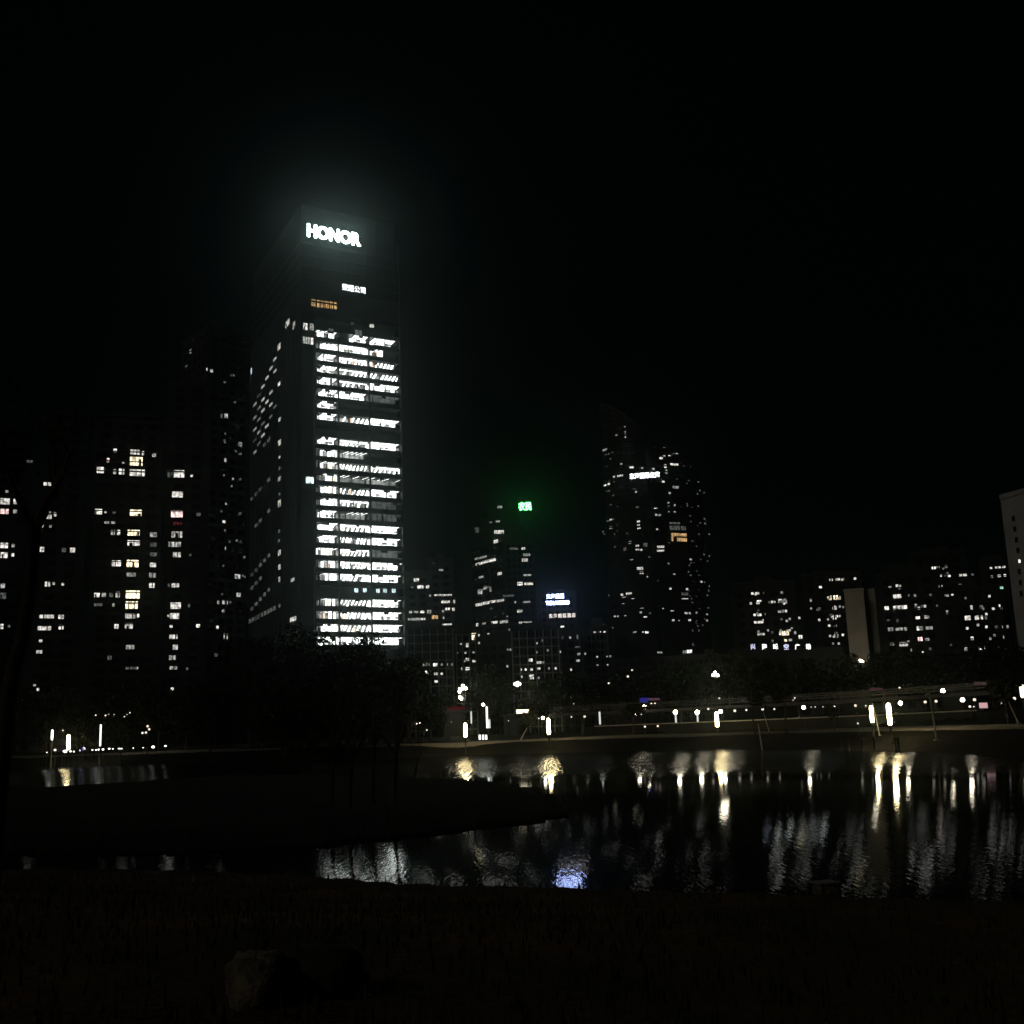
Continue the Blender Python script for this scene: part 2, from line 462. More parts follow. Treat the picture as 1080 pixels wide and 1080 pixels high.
frame_dark = mat('window_frame_dark', (0.03, 0.03, 0.03), 0.5)
def lit_windows(root, fac, wins, fh, snap=True, limit=100, wmin=0.6):
    """each lit window its own part: a glowing room behind mullions, set in the floor grid of its facade"""
    recs = []
    for (x, y, w, h, k) in wins:
        t, z = fac.hit(x, y)
        t1, _ = fac.hit(x+w/2, y); t0, _ = fac.hit(x-w/2, y)
        _, zt = fac.hit(x, y-h/2); _, zb = fac.hit(x, y+h/2)
        recs.append([t, z, max(wmin, (t1-t0)*0.9), max(0.7, (zt-zb)*0.9), k])
    if not recs: return []
    ph = 0
    if snap and len(recs) > 2:
        c = sum(math.cos(2*math.pi*r[1]/fh) for r in recs); s_ = sum(math.sin(2*math.pi*r[1]/fh) for r in recs)
        ph = math.atan2(s_, c)/(2*math.pi)*fh
        for r in recs:
            zs = round((r[1]-ph)/fh)*fh+ph
            r[1] += max(-0.9, min(0.9, zs-r[1]))*0.7
    recs.sort(key=lambda r: -r[2]*r[3])
    rest = MB(); kinds = sorted(set(r[4] for r in recs)); out = []
    for i, (t, z, w, h, k) in enumerate(recs):
        h = min(h, fh*0.98) if snap else h
        b = rest if i >= limit else MB()
        gi = 1+kinds.index(k) if i >= limit else 1
        P = lambda tt, zz, o=0.10: fac.pt(tt, zz, o)
        b.quad(P(t-w/2, z-h/2), P(t+w/2, z-h/2), P(t+w/2, z+h/2), P(t-w/2, z+h/2), gi)
        if i < limit:
            U, Z, N = fac.u, Vector((0, 0, 1)), fac.n
            fw = 0.07
            for (c0, ax, az) in ((P(t-w/2-fw, z-h/2-fw, 0.02), U*(w+2*fw), Z*fw), (P(t-w/2-fw, z+h/2, 0.02), U*(w+2*fw), Z*fw),
                                 (P(t-w/2-fw, z-h/2, 0.02), U*fw, Z*h), (P(t+w/2, z-h/2, 0.02), U*fw, Z*h)):
                b.obox(c0, ax, N*0.16, az, 0)
            nm = int(w/1.1)
            for j in range(1, nm+1):
                tt = t-w/2+w*j/(nm+1)+rng.uniform(-0.12, 0.12)
                b.obox(P(tt-0.05, z-h/2, 0.11), U*rng.choice((0.08, 0.1, 0.26)), N*0.06, Z*h, 0)
            if h > 1.5 and rng.random() < 0.75:
                zz = z+h*rng.choice((0.18, -0.12, 0.22))
                b.obox(P(t-w/2, zz, 0.11), U*w, N*0.05, Z*0.1, 0)
            if h > 1.5 and rng.random() < 0.5:      # drawn curtain, cupboard or person-height furniture in the room
                ww = w*rng.uniform(0.15, 0.3); tt = t-w/2+(w-ww)*rng.random()
                b.obox(P(tt, z-h/2, 0.11), U*ww, N*0.03, Z*h*rng.uniform(0.3, 0.8), 0)
            out.append(b.build('window', [frame_dark, LIT[k]], root))
    if rest.f:
        o = rest.build('window', [frame_dark]+[LIT[k] for k in kinds], root); o['kind'] = 'stuff'
    return out

def dark_windows(b, fac, z0, z1, fh, bw, t0=1.2, t1=None, wr=0.55, hr=0.5, mi=0, out=0.04):
    t1 = fac.L-1.2 if t1 is None else t1
    n = max(1, int((t1-t0)/bw)); bw = (t1-t0)/n
    k = 0
    while z0+(k+1)*fh <= z1:
        zc = z0+(k+0.55)*fh
        for j in range(n):
            tc_ = t0+(j+0.5)*bw
            P = lambda a, c: fac.pt(tc_+a*bw*wr/2, zc+c*fh*hr/2, out)
            b.quad(P(-1, -1), P(1, -1), P(1, 1), P(-1, 1), mi)
        k += 1
def ledges(b, fac, z0, z1, fh, depth=0.3, th=0.3, mi=0, t0=0, t1=None):
    t1 = fac.L if t1 is None else t1
    z = z0
    while z < z1-0.1:
        b.obox(fac.pt(t0, z, 0.003), fac.u*(t1-t0), fac.n*depth, Vector((0, 0, th)), mi); z += fh
def piers(b, fac, z0, z1, sp_, w=0.5, depth=0.4, mi=0):
    n = max(1, round(fac.L/sp_))
    for j in range(n+1):
        t = min(max(fac.L*j/n-w/2, 0), fac.L-w)
        b.obox(fac.pt(t, z0, 0.006), fac.u*w, fac.n*depth, Vector((0, 0, z1-z0)), mi)

def gp(px, py, Y):
    p = at(px, py, Y); return (p.x, p.y)
def footprint(corners, depth):
    """corners: 2 or 3 visible ground points left to right; completes the plan behind them"""
    if len(corners) == 3:
        a, b_, c = corners
        return [a, b_, c, (a[0]+c[0]-b_[0], a[1]+c[1]-b_[1])]
    f = Facade(*corners)
    a, b_ = corners
    return [a, b_, (b_[0]-f.n.x*depth, b_[1]-f.n.y*depth), (a[0]-f.n.x*depth, a[1]-f.n.y*depth)]

def text_mesh(name, s, fac, t, z, height, width, m_, parent=None, out=0.4, extrude=0.15, bold=0.0, spacing=1.0, face=None):
    """lettering mounted on a facade; lower left corner at (t, z)"""
    cu = bpy.data.curves.new(name, 'FONT'); cu.body = s; cu.size = 1; cu.extrude = 0.02; cu.offset = bold
    cu.space_character = spacing
    cu.resolution_u = 3
    to = bpy.data.objects.new(name, cu); col.objects.link(to)
    bpy.context.view_layer.update()
    dg = bpy.context.evaluated_depsgraph_get()
    me = bpy.data.meshes.new_from_object(to.evaluated_get(dg))
    bpy.data.objects.remove(to); bpy.data.curves.remove(cu)
    co = np.array([v.co[:] for v in me.vertices])
    mn, mxx = co.min(0), co.max(0)
    off = Vector((0, 0, 0)); p = parent
    while p is not None: off += p.location; p = p.parent
    sx_, sy_ = width/(mxx[0]-mn[0]), height/(mxx[1]-mn[1])
    for v, c in zip(me.vertices, co):
        q = fac.pt(t+(c[0]-mn[0])*sx_, z+(c[1]-mn[1])*sy_, out+(c[2]-mn[2])/(mxx[2]-mn[2])*extrude)
        v.co = q-off
    me.materials.clear(); me.materials.append(m_); me.materials.append(dark_metal)
    me.update()
    for pl in me.polygons: pl.material_index = 0 if pl.normal.dot(fac.n) > 0.5 else 1     # only the fronts of channel letters glow
    me.update(); me.name = name
    o = bpy.data.objects.new(name, me); col.objects.link(o)
    if parent is not None: o.parent = parent
    return o

def faint(px0, px1, py0, py1, n):
    return [(rng.uniform(px0, px1), rng.uniform(py0, py1), rng.uniform(1.4, 3.4), rng.uniform(1.2, 2.2), rng.choice('ddmdmb')) for _ in range(n)]
def simple_building(name, label, corners, top_z, wall_m, fh=3.0, bw=3.2, depth=14, wins=(), win_fac=None, base=2.0,
                    led=0.0, pier=0.0, roof_boxes=1, tops=None, group=None, hr=0.5, wr=0.55, dwin=True, limit=100, snap=True, square_on=True, frame_m=None):
    if len(corners) == 2 and square_on:      # the front stands square to the lake view
        ra, rb_ = (math.hypot(*c) for c in corners)
        rm = (ra+rb_)/2
        corners = [(corners[0][0]*rm/ra, corners[0][1]*rm/ra), (corners[1][0]*rm/rb_, corners[1][1]*rm/rb_)]
    fp = footprint(corners, depth)
    cx = sum(p[0] for p in fp)/4; cy_ = sum(p[1] for p in fp)/4
    root = thing(name, (cx, cy_, base), label, 'building', group)
    b = MB(); b.prism(fp, base-1, tops or top_z); fb = MB() if frame_m else b
    facs = [Facade(corners[i], corners[i+1]) for i in range(len(corners)-1)]
    for f in facs:
        if led: ledges(fb, f, base+fh, top_z-0.4, fh, depth=led)
        if pier: piers(fb, f, base, top_z-0.3, pier, depth=0.25 if not led else led+0.15)
        b.obox(f.pt(0, top_z-0.001, 0.25), f.u*f.L, -f.n*0.3, Vector((0, 0, 1.0))) if not tops else None
    b.build('wall', wall_m, root)
    if frame_m: fb.build('facade_frame', frame_m, root)
    if dwin:
        d = MB()
        for f in facs: dark_windows(d, f, base, top_z, fh, bw, wr=wr, hr=hr)
        o = d.build('window', dark_glass, root)
        o['kind'] = 'stuff'
    if roof_boxes:
        r = MB(); rr = random.Random(label)
        for k in range(roof_boxes):
            fx, fy = rr.uniform(0.25, 0.7), rr.uniform(0.3, 0.6)
            c = Vector((*fp[0], 0)).lerp(Vector((*fp[1], 0)), fx); c2 = Vector((*fp[3], 0)).lerp(Vector((*fp[2], 0)), fx)
            c = c.lerp(c2, fy)
            hh = rr.uniform(2.2, 4.0)
            r.box((c.x, c.y, top_z+hh/2+0.01), rr.uniform(3, 6), rr.uniform(3, 5), hh, 0, math.atan2(facs[0].u.y, facs[0].u.x))
            r.box((c.x, c.y, top_z+hh+0.15), 3.2, 2.4, 0.3, 0, math.atan2(facs[0].u.y, facs[0].u.x))
        if not tops: r.build('roof_housing', wall_m, root)
    if wins:
        if len(facs) == 1: lit_windows(root, facs[0], wins, fh, snap=snap, limit=limit)
        else:
            d = facs[0].a+facs[0].u*facs[0].L
            spl = []
            for x, y, w_, h_, k in wins:
                t, z = facs[0].hit(x, y)
                spl.append(t < facs[0].L-w_*0.1)
            A = [w_ for w_, s_ in zip(wins, spl) if s_]; B = [w_ for w_, s_ in zip(wins, spl) if not s_]
            na = min(len(A), limit//2); 
            lit_windows(root, facs[0], A, fh, snap=snap, limit=max(na, limit-len(B)))
            lit_windows(root, facs[1], B, fh, snap=snap, limit=limit-min(len(A), max(na, limit-len(B))))
    return root, facs

def topz(px, py, Y): return at(px, py, Y).z

# ------------------------------------------------------------------ tall office tower with the roof sign
TA, TB, TC = gp(262, 640, 465), gp(316.3, 640, 400), gp(427, 640, 420)
fl, fr = Facade(TA, TB), Facade(TB, TC)
TT = fr.hit(372, 226)[1]
troot = thing('office_tower', (TB[0]+2, TB[1]+40, 3), 'tallest office tower with bands of white lit floors and a glowing white rooftop name', 'building')
_, zlo = fr.hit(408, 676.5); _, zhi = fr.hit(408, 410)
FH = (zhi-zlo)/21
SET = 5.0
t_core = fr.hit(332.5, 600)[0]            # the lift core takes the left strip of the face
t_bay = [fr.hit(x, 600)[0] for x in (333.5, 358, 391.5, 424.5)]
z_first = zlo-FH*4.5; n_fl = 31
inn = lambda t, o=0: fr.pt(t, 0, o)
b = MB()
# core volume: set back behind the open-plan floors, solid strip on the left
q0 = fr.pt(0, 0); q1 = fr.pt(t_core, 0); q2 = fr.pt(t_core, 0, -SET); q3 = fr.pt(fr.L, 0, -SET)
back = fl.a
far_c = fr.pt(fr.L, 0)+(fl.a-Vector((*TB, 0)))
b.prism([(q.x, q.y) for q in (q0, q1, q2, q3, far_c, back)], 2, zlo+FH*26.6)
# upper blind storeys and crown, stepped back a little from the top
b.prism([(q.x, q.y) for q in (q0, fr.pt(fr.L, 0), far_c, back)], zlo+FH*26.6+0.01, TT-34)
e = 1.2
cwn = MB()
cwn.prism([(q.x, q.y) for q in (fr.pt(0.4, 0, -0.4), fr.pt(fr.L-e, 0, -0.4), far_c+fr.n*e-fr.u*e, fl.a+fr.n*e+fr.u*0.4)], TT-33.99, TT)
for i in range(11): cwn.obox(fr.pt(0.5+i*(fr.L-2.2)/10, TT-33.9, -0.39), fr.u*0.12, fr.n*0.12, Vector((0, 0, 33.5)))
cwn.build('crown', mat('crown_louvre', (0.012, 0.012, 0.012), 0.6), troot)
sp = FH*0.34
k = -4
while zlo+FH*k < zlo+FH*26.5:             # spandrel and slab of each storey, window opening above it
    zc = zlo+FH*k
    b.obox(fr.pt(t_core+0.01, zc-FH*0.5-sp/2, -SET), fr.u*(fr.L-t_core-0.02), fr.n*SET, Vector((0, 0, sp)))
    k += 1
# corner mullions, bay piers
for t in (t_bay[1], t_bay[2]):
    b.obox(fr.pt(t-0.3, 4, 0.004), fr.u*0.6, fr.n*0.25, Vector((0, 0, zlo+FH*26-4)))
b.obox(fr.pt(fr.L-0.5, 4, 0.004), fr.u*0.5, fr.n*0.35, Vector((0, 0, TT-14)))
b.obox(fr.pt(0, 4, 0.004), fr.u*0.5, fr.n*0.4, Vector((0, 0, TT-14)))
b.obox(fr.pt(t_core-0.5, 4, 0.004), fr.u*0.6, fr.n*0.5, Vector((0, 0, zlo+FH*26)))
for k in range(-4, 36):
    zz = zlo+FH*(k-0.5)
    if zz < TT-12: ledges(b, fl, zz, zz+0.5, FH, depth=0.08, th=1.1)
piers(b, fl, 4, TT-12, 6.0, w=0.4, depth=0.12)
k = 27
while zlo+FH*k < TT-12:
    ledges(b, fr, zlo+FH*(k-0.4), zlo+FH*(k-0.4)+0.3, FH, depth=0.2, th=0.7); k += 1
b.build('wall', mat('tower_cladding', (0.035, 0.038, 0.04), 0.45, noise=0.2, nscale=0.2), troot)
rb = MB()
cen = fr.pt(fr.L/2, 0, -26)
rb.box((cen.x, cen.y, TT+2.01), 16, 22, 4, 0, math.atan2(fr.u.y, fr.u.x))
rb.tube([(cen.x, cen.y, TT+4), (cen.x, cen.y, TT+11)], 0.15)
rb.build('roof_housing', facade_dark, troot)

ceil_on = glow('office_ceiling', (0.93, 1.0, 0.95), 0.06, vary=0.35, vscale=0.25)
panel_on = glow('office_light_panel', (0.97, 1.0, 0.96), 4.2, vary=0.7, vscale=0.6)
tube_on = glow('office_light_bar', (0.97, 1.0, 0.97), 3.4)
wall_on = glow('office_back_wall', (0.95, 1.0, 0.94), 0.42, vary=0.75, vscale=0.5)
wall_dim = glow('office_back_wall_faint', (0.9, 1.0, 0.93), 0.10, vary=0.6, vscale=0.5)
warm_spot = glow('office_warm_spot', (1.0, 0.72, 0.5), 1.2)
def office(row, t0, t1, mode):
    """one lit bay of a storey: ceiling with running light bars, back wall, partitions, mullions"""
    zc = zlo+FH*row; z0 = zc-FH*0.5+sp/2; z1 = zc+FH*0.5-sp/2
    b = MB(); o = 0.03
    P = lambda t, z, d: fr.pt(t, z, -d)
    deep = SET-0.3
    wl_, ce = (2, 1)
    if mode == 'dim': wl_, ce = 3, 3
    if mode == 'full': wl_ = 6
    b.quad(P(t0, z0, deep), P(t1, z0, deep), P(t1, z1-o, deep), P(t0, z1-o, deep), wl_)
    b.quad(P(t0, z1-o, deep), P(t1, z1-o, deep), P(t1, z1-o, 0.25), P(t0, z1-o, 0.25), ce)
    if mode in ('full', 'some', 'mix'):
        t = t0+rng.uniform(0.3, 0.9)
        step = {'full': 1.15, 'bars': 1.55, 'some': 1.9, 'mix': 1.5}[mode]
        while t < t1-0.5:
            if mode != 'some' or rng.random() < 0.6:
                wd = {'full': 0.75, 'bars': 0.5, 'some': 0.4, 'mix': rng.choice((0.35, 0.6, 0.9))}[mode]
                sk = 0 if mode == 'full' else 1.1      # fittings run slantwise across the open-plan part
                d0, d1 = (0.4, deep-0.2) if mode != 'mix' else (rng.uniform(0.3, 1.2), rng.uniform(2.5, deep-0.3))
                p = [P(t, z1-0.10, d1), P(t+wd, z1-0.10, d1), P(min(t+wd+sk, t1), z1-0.10, d0), P(min(t+sk, t1-0.1), z1-0.10, d0)]
                b.quad(*p, 4)
            t += step*rng.uniform(0.9, 1.1)
    if mode == 'bars':                      # made-up slanted glowing quads behind the glass, imitating bright stripes of room light
        t = t0-0.6; hh = z1-z0-0.5; sl = rng.uniform(0.8, 1.9); gap = rng.uniform(1.25, 1.9); dens = rng.choice((0.95, 0.9, 0.75)); mk = rng.choice((4, 4, 6))
        if rng.random() < 0.5: b.quad(P(t0, z1-rng.uniform(0.5, 1.1), 1.6), P(t1, z1-rng.uniform(0.5, 1.1), 1.6), P(t1, z1-0.15, 1.6), P(t0, z1-0.15, 1.6), 6)
        while t < t1-0.7:
            if rng.random() < dens:
                wd = rng.uniform(0.55, 0.95); za = z0+rng.choice((0.1, 0.1, 0.9)); top = z0+0.1+hh
                fr_ = (za-z0)/hh
                a0, a1 = t+sl*fr_, t+sl
                lo = lambda v_: min(max(v_, t0), t1)
                b.quad(P(lo(a0), za, 1.3), P(lo(a0+wd), za, 1.3), P(lo(a1+wd), top, 1.3), P(lo(a1), top, 1.3), mk)
            t += gap*rng.uniform(0.85, 1.15)
    if mode == 'mix':
        t = t0
        while t < t1-0.9:
            wd = rng.uniform(0.7, 1.7)
            if rng.random() < 0.75:
                b.quad(P(t, z0+rng.uniform(0.05, 0.7), 1.5), P(min(t+wd, t1), z0+rng.uniform(0.05, 0.7), 1.5), P(min(t+wd, t1), z1-rng.uniform(0.1, 0.6), 1.5), P(t, z1-rng.uniform(0.1, 0.6), 1.5), 4)
            t += wd+rng.uniform(0.1, 0.35)
    if mode == 'full':
        for _ in range(3):
            ta = rng.uniform(t0, t1-1.5)
            b.quad(P(ta, z0+0.6, 0.6), P(ta+1.4, z0+0.6, 0.6), P(ta+1.4, z0+1.5, 0.6), P(ta, z0+1.5, 0.6), 2)
    if mode in ('mix', 'bars') and rng.random() < 0.45:
        ta = rng.uniform(t0, t1-1.2)
        b.quad(P(ta, z0+0.3, 1), P(ta+0.8, z0+0.3, 1), P(ta+0.8, z1-0.7, 1), P(ta, z1-0.7, 1), 5)
    for _ in range(rng.randint(1, 3)):          # partitions, pillars, blinds half drawn
        ta = rng.uniform(t0+0.5, t1-0.8)
        b.obox(P(ta, z0, 0.5), fr.u*rng.uniform(0.15, 0.5), fr.n*0.1, Vector((0, 0, (z1-z0)*rng.uniform(0.5, 1.0)-o-0.02)), 0)
    if rng.random() < 0.5:
        ta = rng.uniform(t0, t1-3)
        b.obox(P(ta, z1-0.9, 0.34), fr.u*rng.uniform(1.2, 3), fr.n*0.05, Vector((0, 0, 0.8)), 0)
    n = max(2, round((t1-t0)/1.9))
    for j in range(n+1):
        t = min(max(t0+(t1-t0)*j/n-0.06, t0), t1-0.13)
        b.obox(P(t, z0+0.003, 0.16), fr.u*0.12, fr.n*0.12, Vector((0, 0, z1-z0-0.006)), 0)
    b.obox(P(t0, z0+0.003, 0.30), fr.u*(t1-t0), fr.n*0.08, Vector((0, 0, 0.35)), 0)
    return b.build('window', [frame_dark, ceil_on, wall_on, wall_dim, tube_on, warm_spot, panel_on], troot)
rows = {0: ('full', 'full', 'full'), 1: ('mix', 'bars', 'full'), 2: ('mix', 'bars', 'full'), 3: ('mix', 'bars', 'full'),
        5: ('mix', 'bars', 'full'), 6: ('mix', 'bars', 'full'), 7: ('mix', 'bars', 'dim'), 8: ('full', 'bars', 'full'),
        9: ('full', 'bars', 'full'), 10: ('full', 'some', 'dim'), 11: ('mix', 'bars', 'dim'), 12: ('mix', 'bars', 'full'),
        13: ('mix', 'some', 'some'), 14: ('mix', 'bars', 'bars'), 15: ('mix', 'some', None), 16: ('full', 'bars', 'full'),
        18: ('full', 'bars', 'full'), 19: ('full', None, None), 20: ('full', 'full', 'dim'), 21: ('full', 'bars', 'full'),
        22: ('full', 'bars', 'bars'), 23: ('full', 'bars', 'bars'), 24: ('mix', 'full', 'mix'), 25: ('mix', 'full', 'full')}
for r, (ma, mb_, mc) in rows.items():
    tt = list(t_bay)
    cuts = [(tt[0]+(fr.hit(340, 600)[0]-tt[0] if r not in (7, 25) else 0), tt[1]-0.35), (tt[1]+0.35, tt[2]-0.35), (tt[2]+0.35, tt[3])]
    for (a, c), mo in zip(cuts, (ma, mb_, mc)):
        if mo is None: continue
        if r == 25: a, c = {0: (fr.hit(333, 360)[0], cuts[0][1]), 1: (fr.hit(373, 363)[0], fr.hit(390, 363)[0]), 2: (fr.hit(394, 366)[0], fr.hit(417, 366)[0])}[[cuts[0], cuts[1], cuts[2]].index((a, c))]
        if r == 24 and mo == mc: c = fr.hit(405, 377)[0]
        office(r, a, c, mo)
    if r not in (0, 7, 25):
        office(r, tt[0], cuts[0][0]-0.15, 'dim')
fw = crop([(350, 580, 0, 0, 'b')], 0, 0, 1)[:0]
fw += [(336, 320.5, 3.6, 8.5, 'a'), (340.5, 321, 3.8, 8, 'a'), (345, 321.6, 3.8, 8, 'a'), (349.5, 322, 3.6, 8, 'a'), (353.6, 322.6, 3, 8, 'a'), (330.5, 319.5, 5, 8, 'a'),
       (322, 344.5, 5, 8, 'b'), (329, 345, 5.5, 8, 'm'), (392, 344, 5, 4, 'b'), (372, 341.5, 4, 2.5, 'd'), (349, 348, 5, 3, 'd'), (378, 351, 8, 6, 'd'),
       (326.5, 506.5, 9, 7.5, 'c'), (323, 359, 8, 8, 'm'), (329, 360, 3, 8, 'b')]
fw += [(375.7, 622.6, 4.2, 4.6, 'c'), (384.6, 622.6, 4.2, 4.6, 'c'), (398.5, 623.2, 4.2, 4.6, 'c'), (406, 623.2, 4.2, 4.6, 'c'), (415, 623.2, 4.2, 4.6, 'c')]
lit_windows(troot, fr, fw, FH, snap=False, limit=40)
lw = [(303.5, 341, 4.5, 7, 'b'), (310.5, 343, 3, 8, 'b'), (294.5, 366, 3.4, 7, 'b'), (265, 392, 2.2, 7, 'c'), (294.5, 405, 2.6, 4, 'b'),
      (295, 442.5, 2.6, 4, 'm'), (295, 467, 3.2, 6.5, 'b'), (295, 482, 2, 3, 'm'), (295, 494, 2, 4, 'd'), (295, 505, 3, 5, 'b'), (295, 521, 2, 3, 'd'),
      (295, 531, 3.2, 8, 'b'), (294.7, 560, 2, 4, 'd'), (294.7, 570, 2, 3, 'd'), (295, 583, 3, 6, 'b'), (295, 598, 2.6, 6, 'm'), (294.8, 611, 2, 6, 'm'), (295, 639, 2, 4, 'd'),
      (309, 611.5, 4, 4, 'm'), (309.5, 653, 7, 5, 'b')]
for i in range(7):
    for j in range(5):
        x = 269+i*4.2; y = 428-i*9.5+j*12.6-rng.uniform(0, 2)
        if x < 293 and rng.random() < 0.8: lw.append((x, y, 4.0, 3.0, 'm' if rng.random() < 0.7 else 'd'))
for y0 in (470, 512, 545, 592, 606, 628): 
    for i in range(5):
        if rng.random() < 0.7: lw.append((266+i*4.4, y0+14-i*5, 3.2, 4, 'd'))
for i in range(9): lw.append((264+i*3.2, 655-i*1.7, 2.8, 5, 'd'))
lit_windows(troot, fl, lw, FH, snap=False, limit=34)

letter_white = glow('letter_white', (0.86, 1.0, 0.97), 22.0, sample=True)
letter_soft = glow('letter_soft', (0.95, 1.0, 1.0), 3.0)
t0, z0 = fr.hit(323.3, 251.5); t1, z1 = fr.hit(379.7, 260)
_, zt = fr.hit(323.5, 237.5)
sgn = thing('rooftop_sign', tuple(fr.pt(t0, z0, 0)), 'big glowing white letters HONOR across the crown of the tallest tower', 'sign')
text_mesh('letters', 'HONOR', fr, t0, (z0+z1)/2, zt-z0, t1-t0, letter_white, sgn, out=0.55, extrude=0.3, bold=0.042, spacing=0.97)
b = MB()
for zz in (0.25, 0.75):
    b.obox(fr.pt(t0-0.5, z0+(zt-z0)*zz, 0.02), fr.u*(t1-t0+1), fr.n*0.5, Vector((0, 0, 0.15)))
b.build('mounting_rail', dark_metal, sgn)
t0, z0 = fr.hit(360.2, 306.5); t1, _ = fr.hit(384.8, 308)
zt = fr.hit(360.2, 299.5)[1]
sgn = thing('company_sign', tuple(fr.pt(t0, z0, 0)), 'small white Chinese company sign below the big rooftop letters on the tallest tower', 'sign')
text_mesh('letters', '荣耀公司', fr, t0, z0, (zt-z0), t1-t0, letter_soft, sgn, out=0.4, extrude=0.2, bold=0.01)

# ------------------------------------------------------------------ apartment towers on the left
simple_building('apartment_tower', 'dark apartment tower cut by the left edge, few white windows behind the near tree', [gp(-70, 640, 300), gp(24, 640, 315)],
    topz(10, 455, 310), facade_dark, 3.0, 3.6, 16, led=0.35, wins=crop([(30, 745, 14, 10, 'm'), (22, 785, 45, 30, 'b'), (68, 782, 20, 25, 'b'), (20, 825, 40, 25, 'p'), (66, 822, 18, 18, 'm'),
    (18, 988, 36, 28, 'b'), (57, 988, 14, 16, 'm'), (17, 1030, 34, 28, 'b'), (55, 1028, 14, 16, 'b')], 0, 340, .2407) +
    crop([(12, 160, 20, 22, 'm'), (14, 198, 28, 30, 'd'), (8, 325, 16, 26, 'b'), (40, 325, 10, 12, 'd')], 0, 580, .2407))
simple_building('apartment_tower', 'dark apartment tower with scattered white windows seen through the near tree branches', [gp(36, 640, 290), gp(86, 640, 297)],
    topz(60, 440, 295), facade_dark, 3.0, 3.4, 15, led=0.35, wins=crop([(207, 718, 36, 16, 'b'), (208, 830, 34, 24, 'm'), (242, 832, 12, 20, 'b'), (215, 860, 24, 20, 'b'), (185, 885, 14, 14, 'b'),
    (222, 885, 8, 8, 'm'), (184, 996, 20, 24, 'b'), (280, 1000, 20, 20, 'd'), (318, 1000, 24, 24, 'b'), (130, 620, 30, 10, 'd')], 0, 340, .2407) +
    crop([(208, 160, 26, 24, 'b'), (235, 150, 10, 12, 'm'), (275, 158, 12, 12, 'b'), (205, 283, 70, 18, 'b'), (268, 288, 26, 20, 'b'), (195, 332, 65, 24, 'b'), (268, 328, 24, 22, 'b'),
    (178, 405, 16, 10, 'b'), (172, 448, 28, 16, 'm'), (152, 580, 12, 10, 'b'), (166, 622, 12, 12, 'b')], 0, 580, .2407))
simple_building('apartment_tower', 'dark apartment tower with a broad cluster of lit top floors and warm living rooms', [gp(94, 640, 318), gp(168, 640, 326)],
    topz(130, 440, 322), facade_dark, 3.0, 3.4, 16, led=0.35, pier=11, wins=crop([(505, 552, 16, 16, 'b'), (592, 560, 45, 24, 'b'), (627, 565, 8, 20, 'b'), (595, 600, 66, 42, 'w'), (675, 585, 18, 18, 'm'),
    (474, 595, 12, 20, 'p'), (540, 606, 8, 8, 'm'), (440, 638, 34, 30, 'b'), (503, 645, 14, 24, 'm'), (533, 645, 26, 28, 'b'), (600, 650, 76, 32, 'b'), (432, 822, 34, 26, 'b'), (462, 826, 8, 12, 'm'),
    (500, 828, 14, 12, 'd'), (595, 828, 56, 30, 'w'), (468, 868, 22, 16, 'm'), (496, 868, 18, 16, 'm'), (495, 915, 20, 24, 'm'), (520, 915, 14, 24, 'b'), (585, 915, 60, 28, 'w'), (672, 933, 32, 26, 'm'),
    (585, 962, 62, 26, 'b'), (672, 977, 32, 24, 'd'), (672, 1020, 32, 20, 'd'), (510, 1054, 44, 28, 'b'), (580, 1054, 60, 34, 'w'), (670, 1066, 30, 24, 'b')], 0, 340, .2407) +
    crop([(575, 110, 44, 22, 'm'), (668, 117, 32, 26, 'm'), (665, 162, 26, 26, 'b'), (425, 198, 26, 26, 'b'), (455, 198, 20, 24, 'm'), (487, 200, 18, 20, 'd'), (516, 198, 20, 28, 'b'),
    (580, 196, 70, 38, 'w'), (430, 240, 40, 14, 'd'), (497, 245, 10, 16, 'm'), (575, 245, 62, 36, 'w'), (570, 292, 50, 28, 'b'), (605, 292, 10, 18, 'b'), (510, 340, 20, 24, 'b'),
    (562, 336, 44, 28, 'b'), (570, 432, 40, 22, 'm'), (480, 480, 20, 20, 'd'), (575, 525, 56, 12, 'd'), (600, 525, 8, 12, 'b')], 0, 580, .2407))
simple_building('apartment_tower', 'narrow dark apartment tower with one straight column of white windows', [gp(172, 640, 322), gp(218, 640, 328)],
    topz(195, 405, 325), facade_dark, 3.0, 3.4, 15, led=0.35, wins=crop([(745, 655, 24, 34, 'd'), (785, 655, 50, 36, 'b'), (840, 678, 12, 8, 'b'), (778, 748, 52, 32, 'b'), (775, 833, 56, 34, 'p'),
    (870, 838, 20, 16, 'd'), (778, 872, 40, 14, 'r'), (775, 925, 52, 34, 'b'), (772, 972, 46, 24, 'm'), (775, 1020, 38, 24, 'b'), (834, 1025, 10, 10, 'd'), (742, 972, 8, 24, 'm')], 0, 340, .2407) +
    crop([(768, 158, 36, 20, 'b'), (740, 158, 10, 16, 'd'), (770, 242, 50, 34, 'b'), (828, 245, 8, 16, 'd'), (765, 292, 44, 28, 'b'), (738, 290, 10, 12, 'b'), (750, 336, 14, 12, 'b'), (760, 383, 40, 20, 'b'), (768, 430, 24, 24, 'b'),
    (755, 475, 32, 22, 'm'), (760, 518, 36, 16, 'm'), (755, 608, 14, 8, 'b'), (868, 332, 18, 16, 'b'), (820, 530, 8, 12, 'd')], 0, 580, .2407))
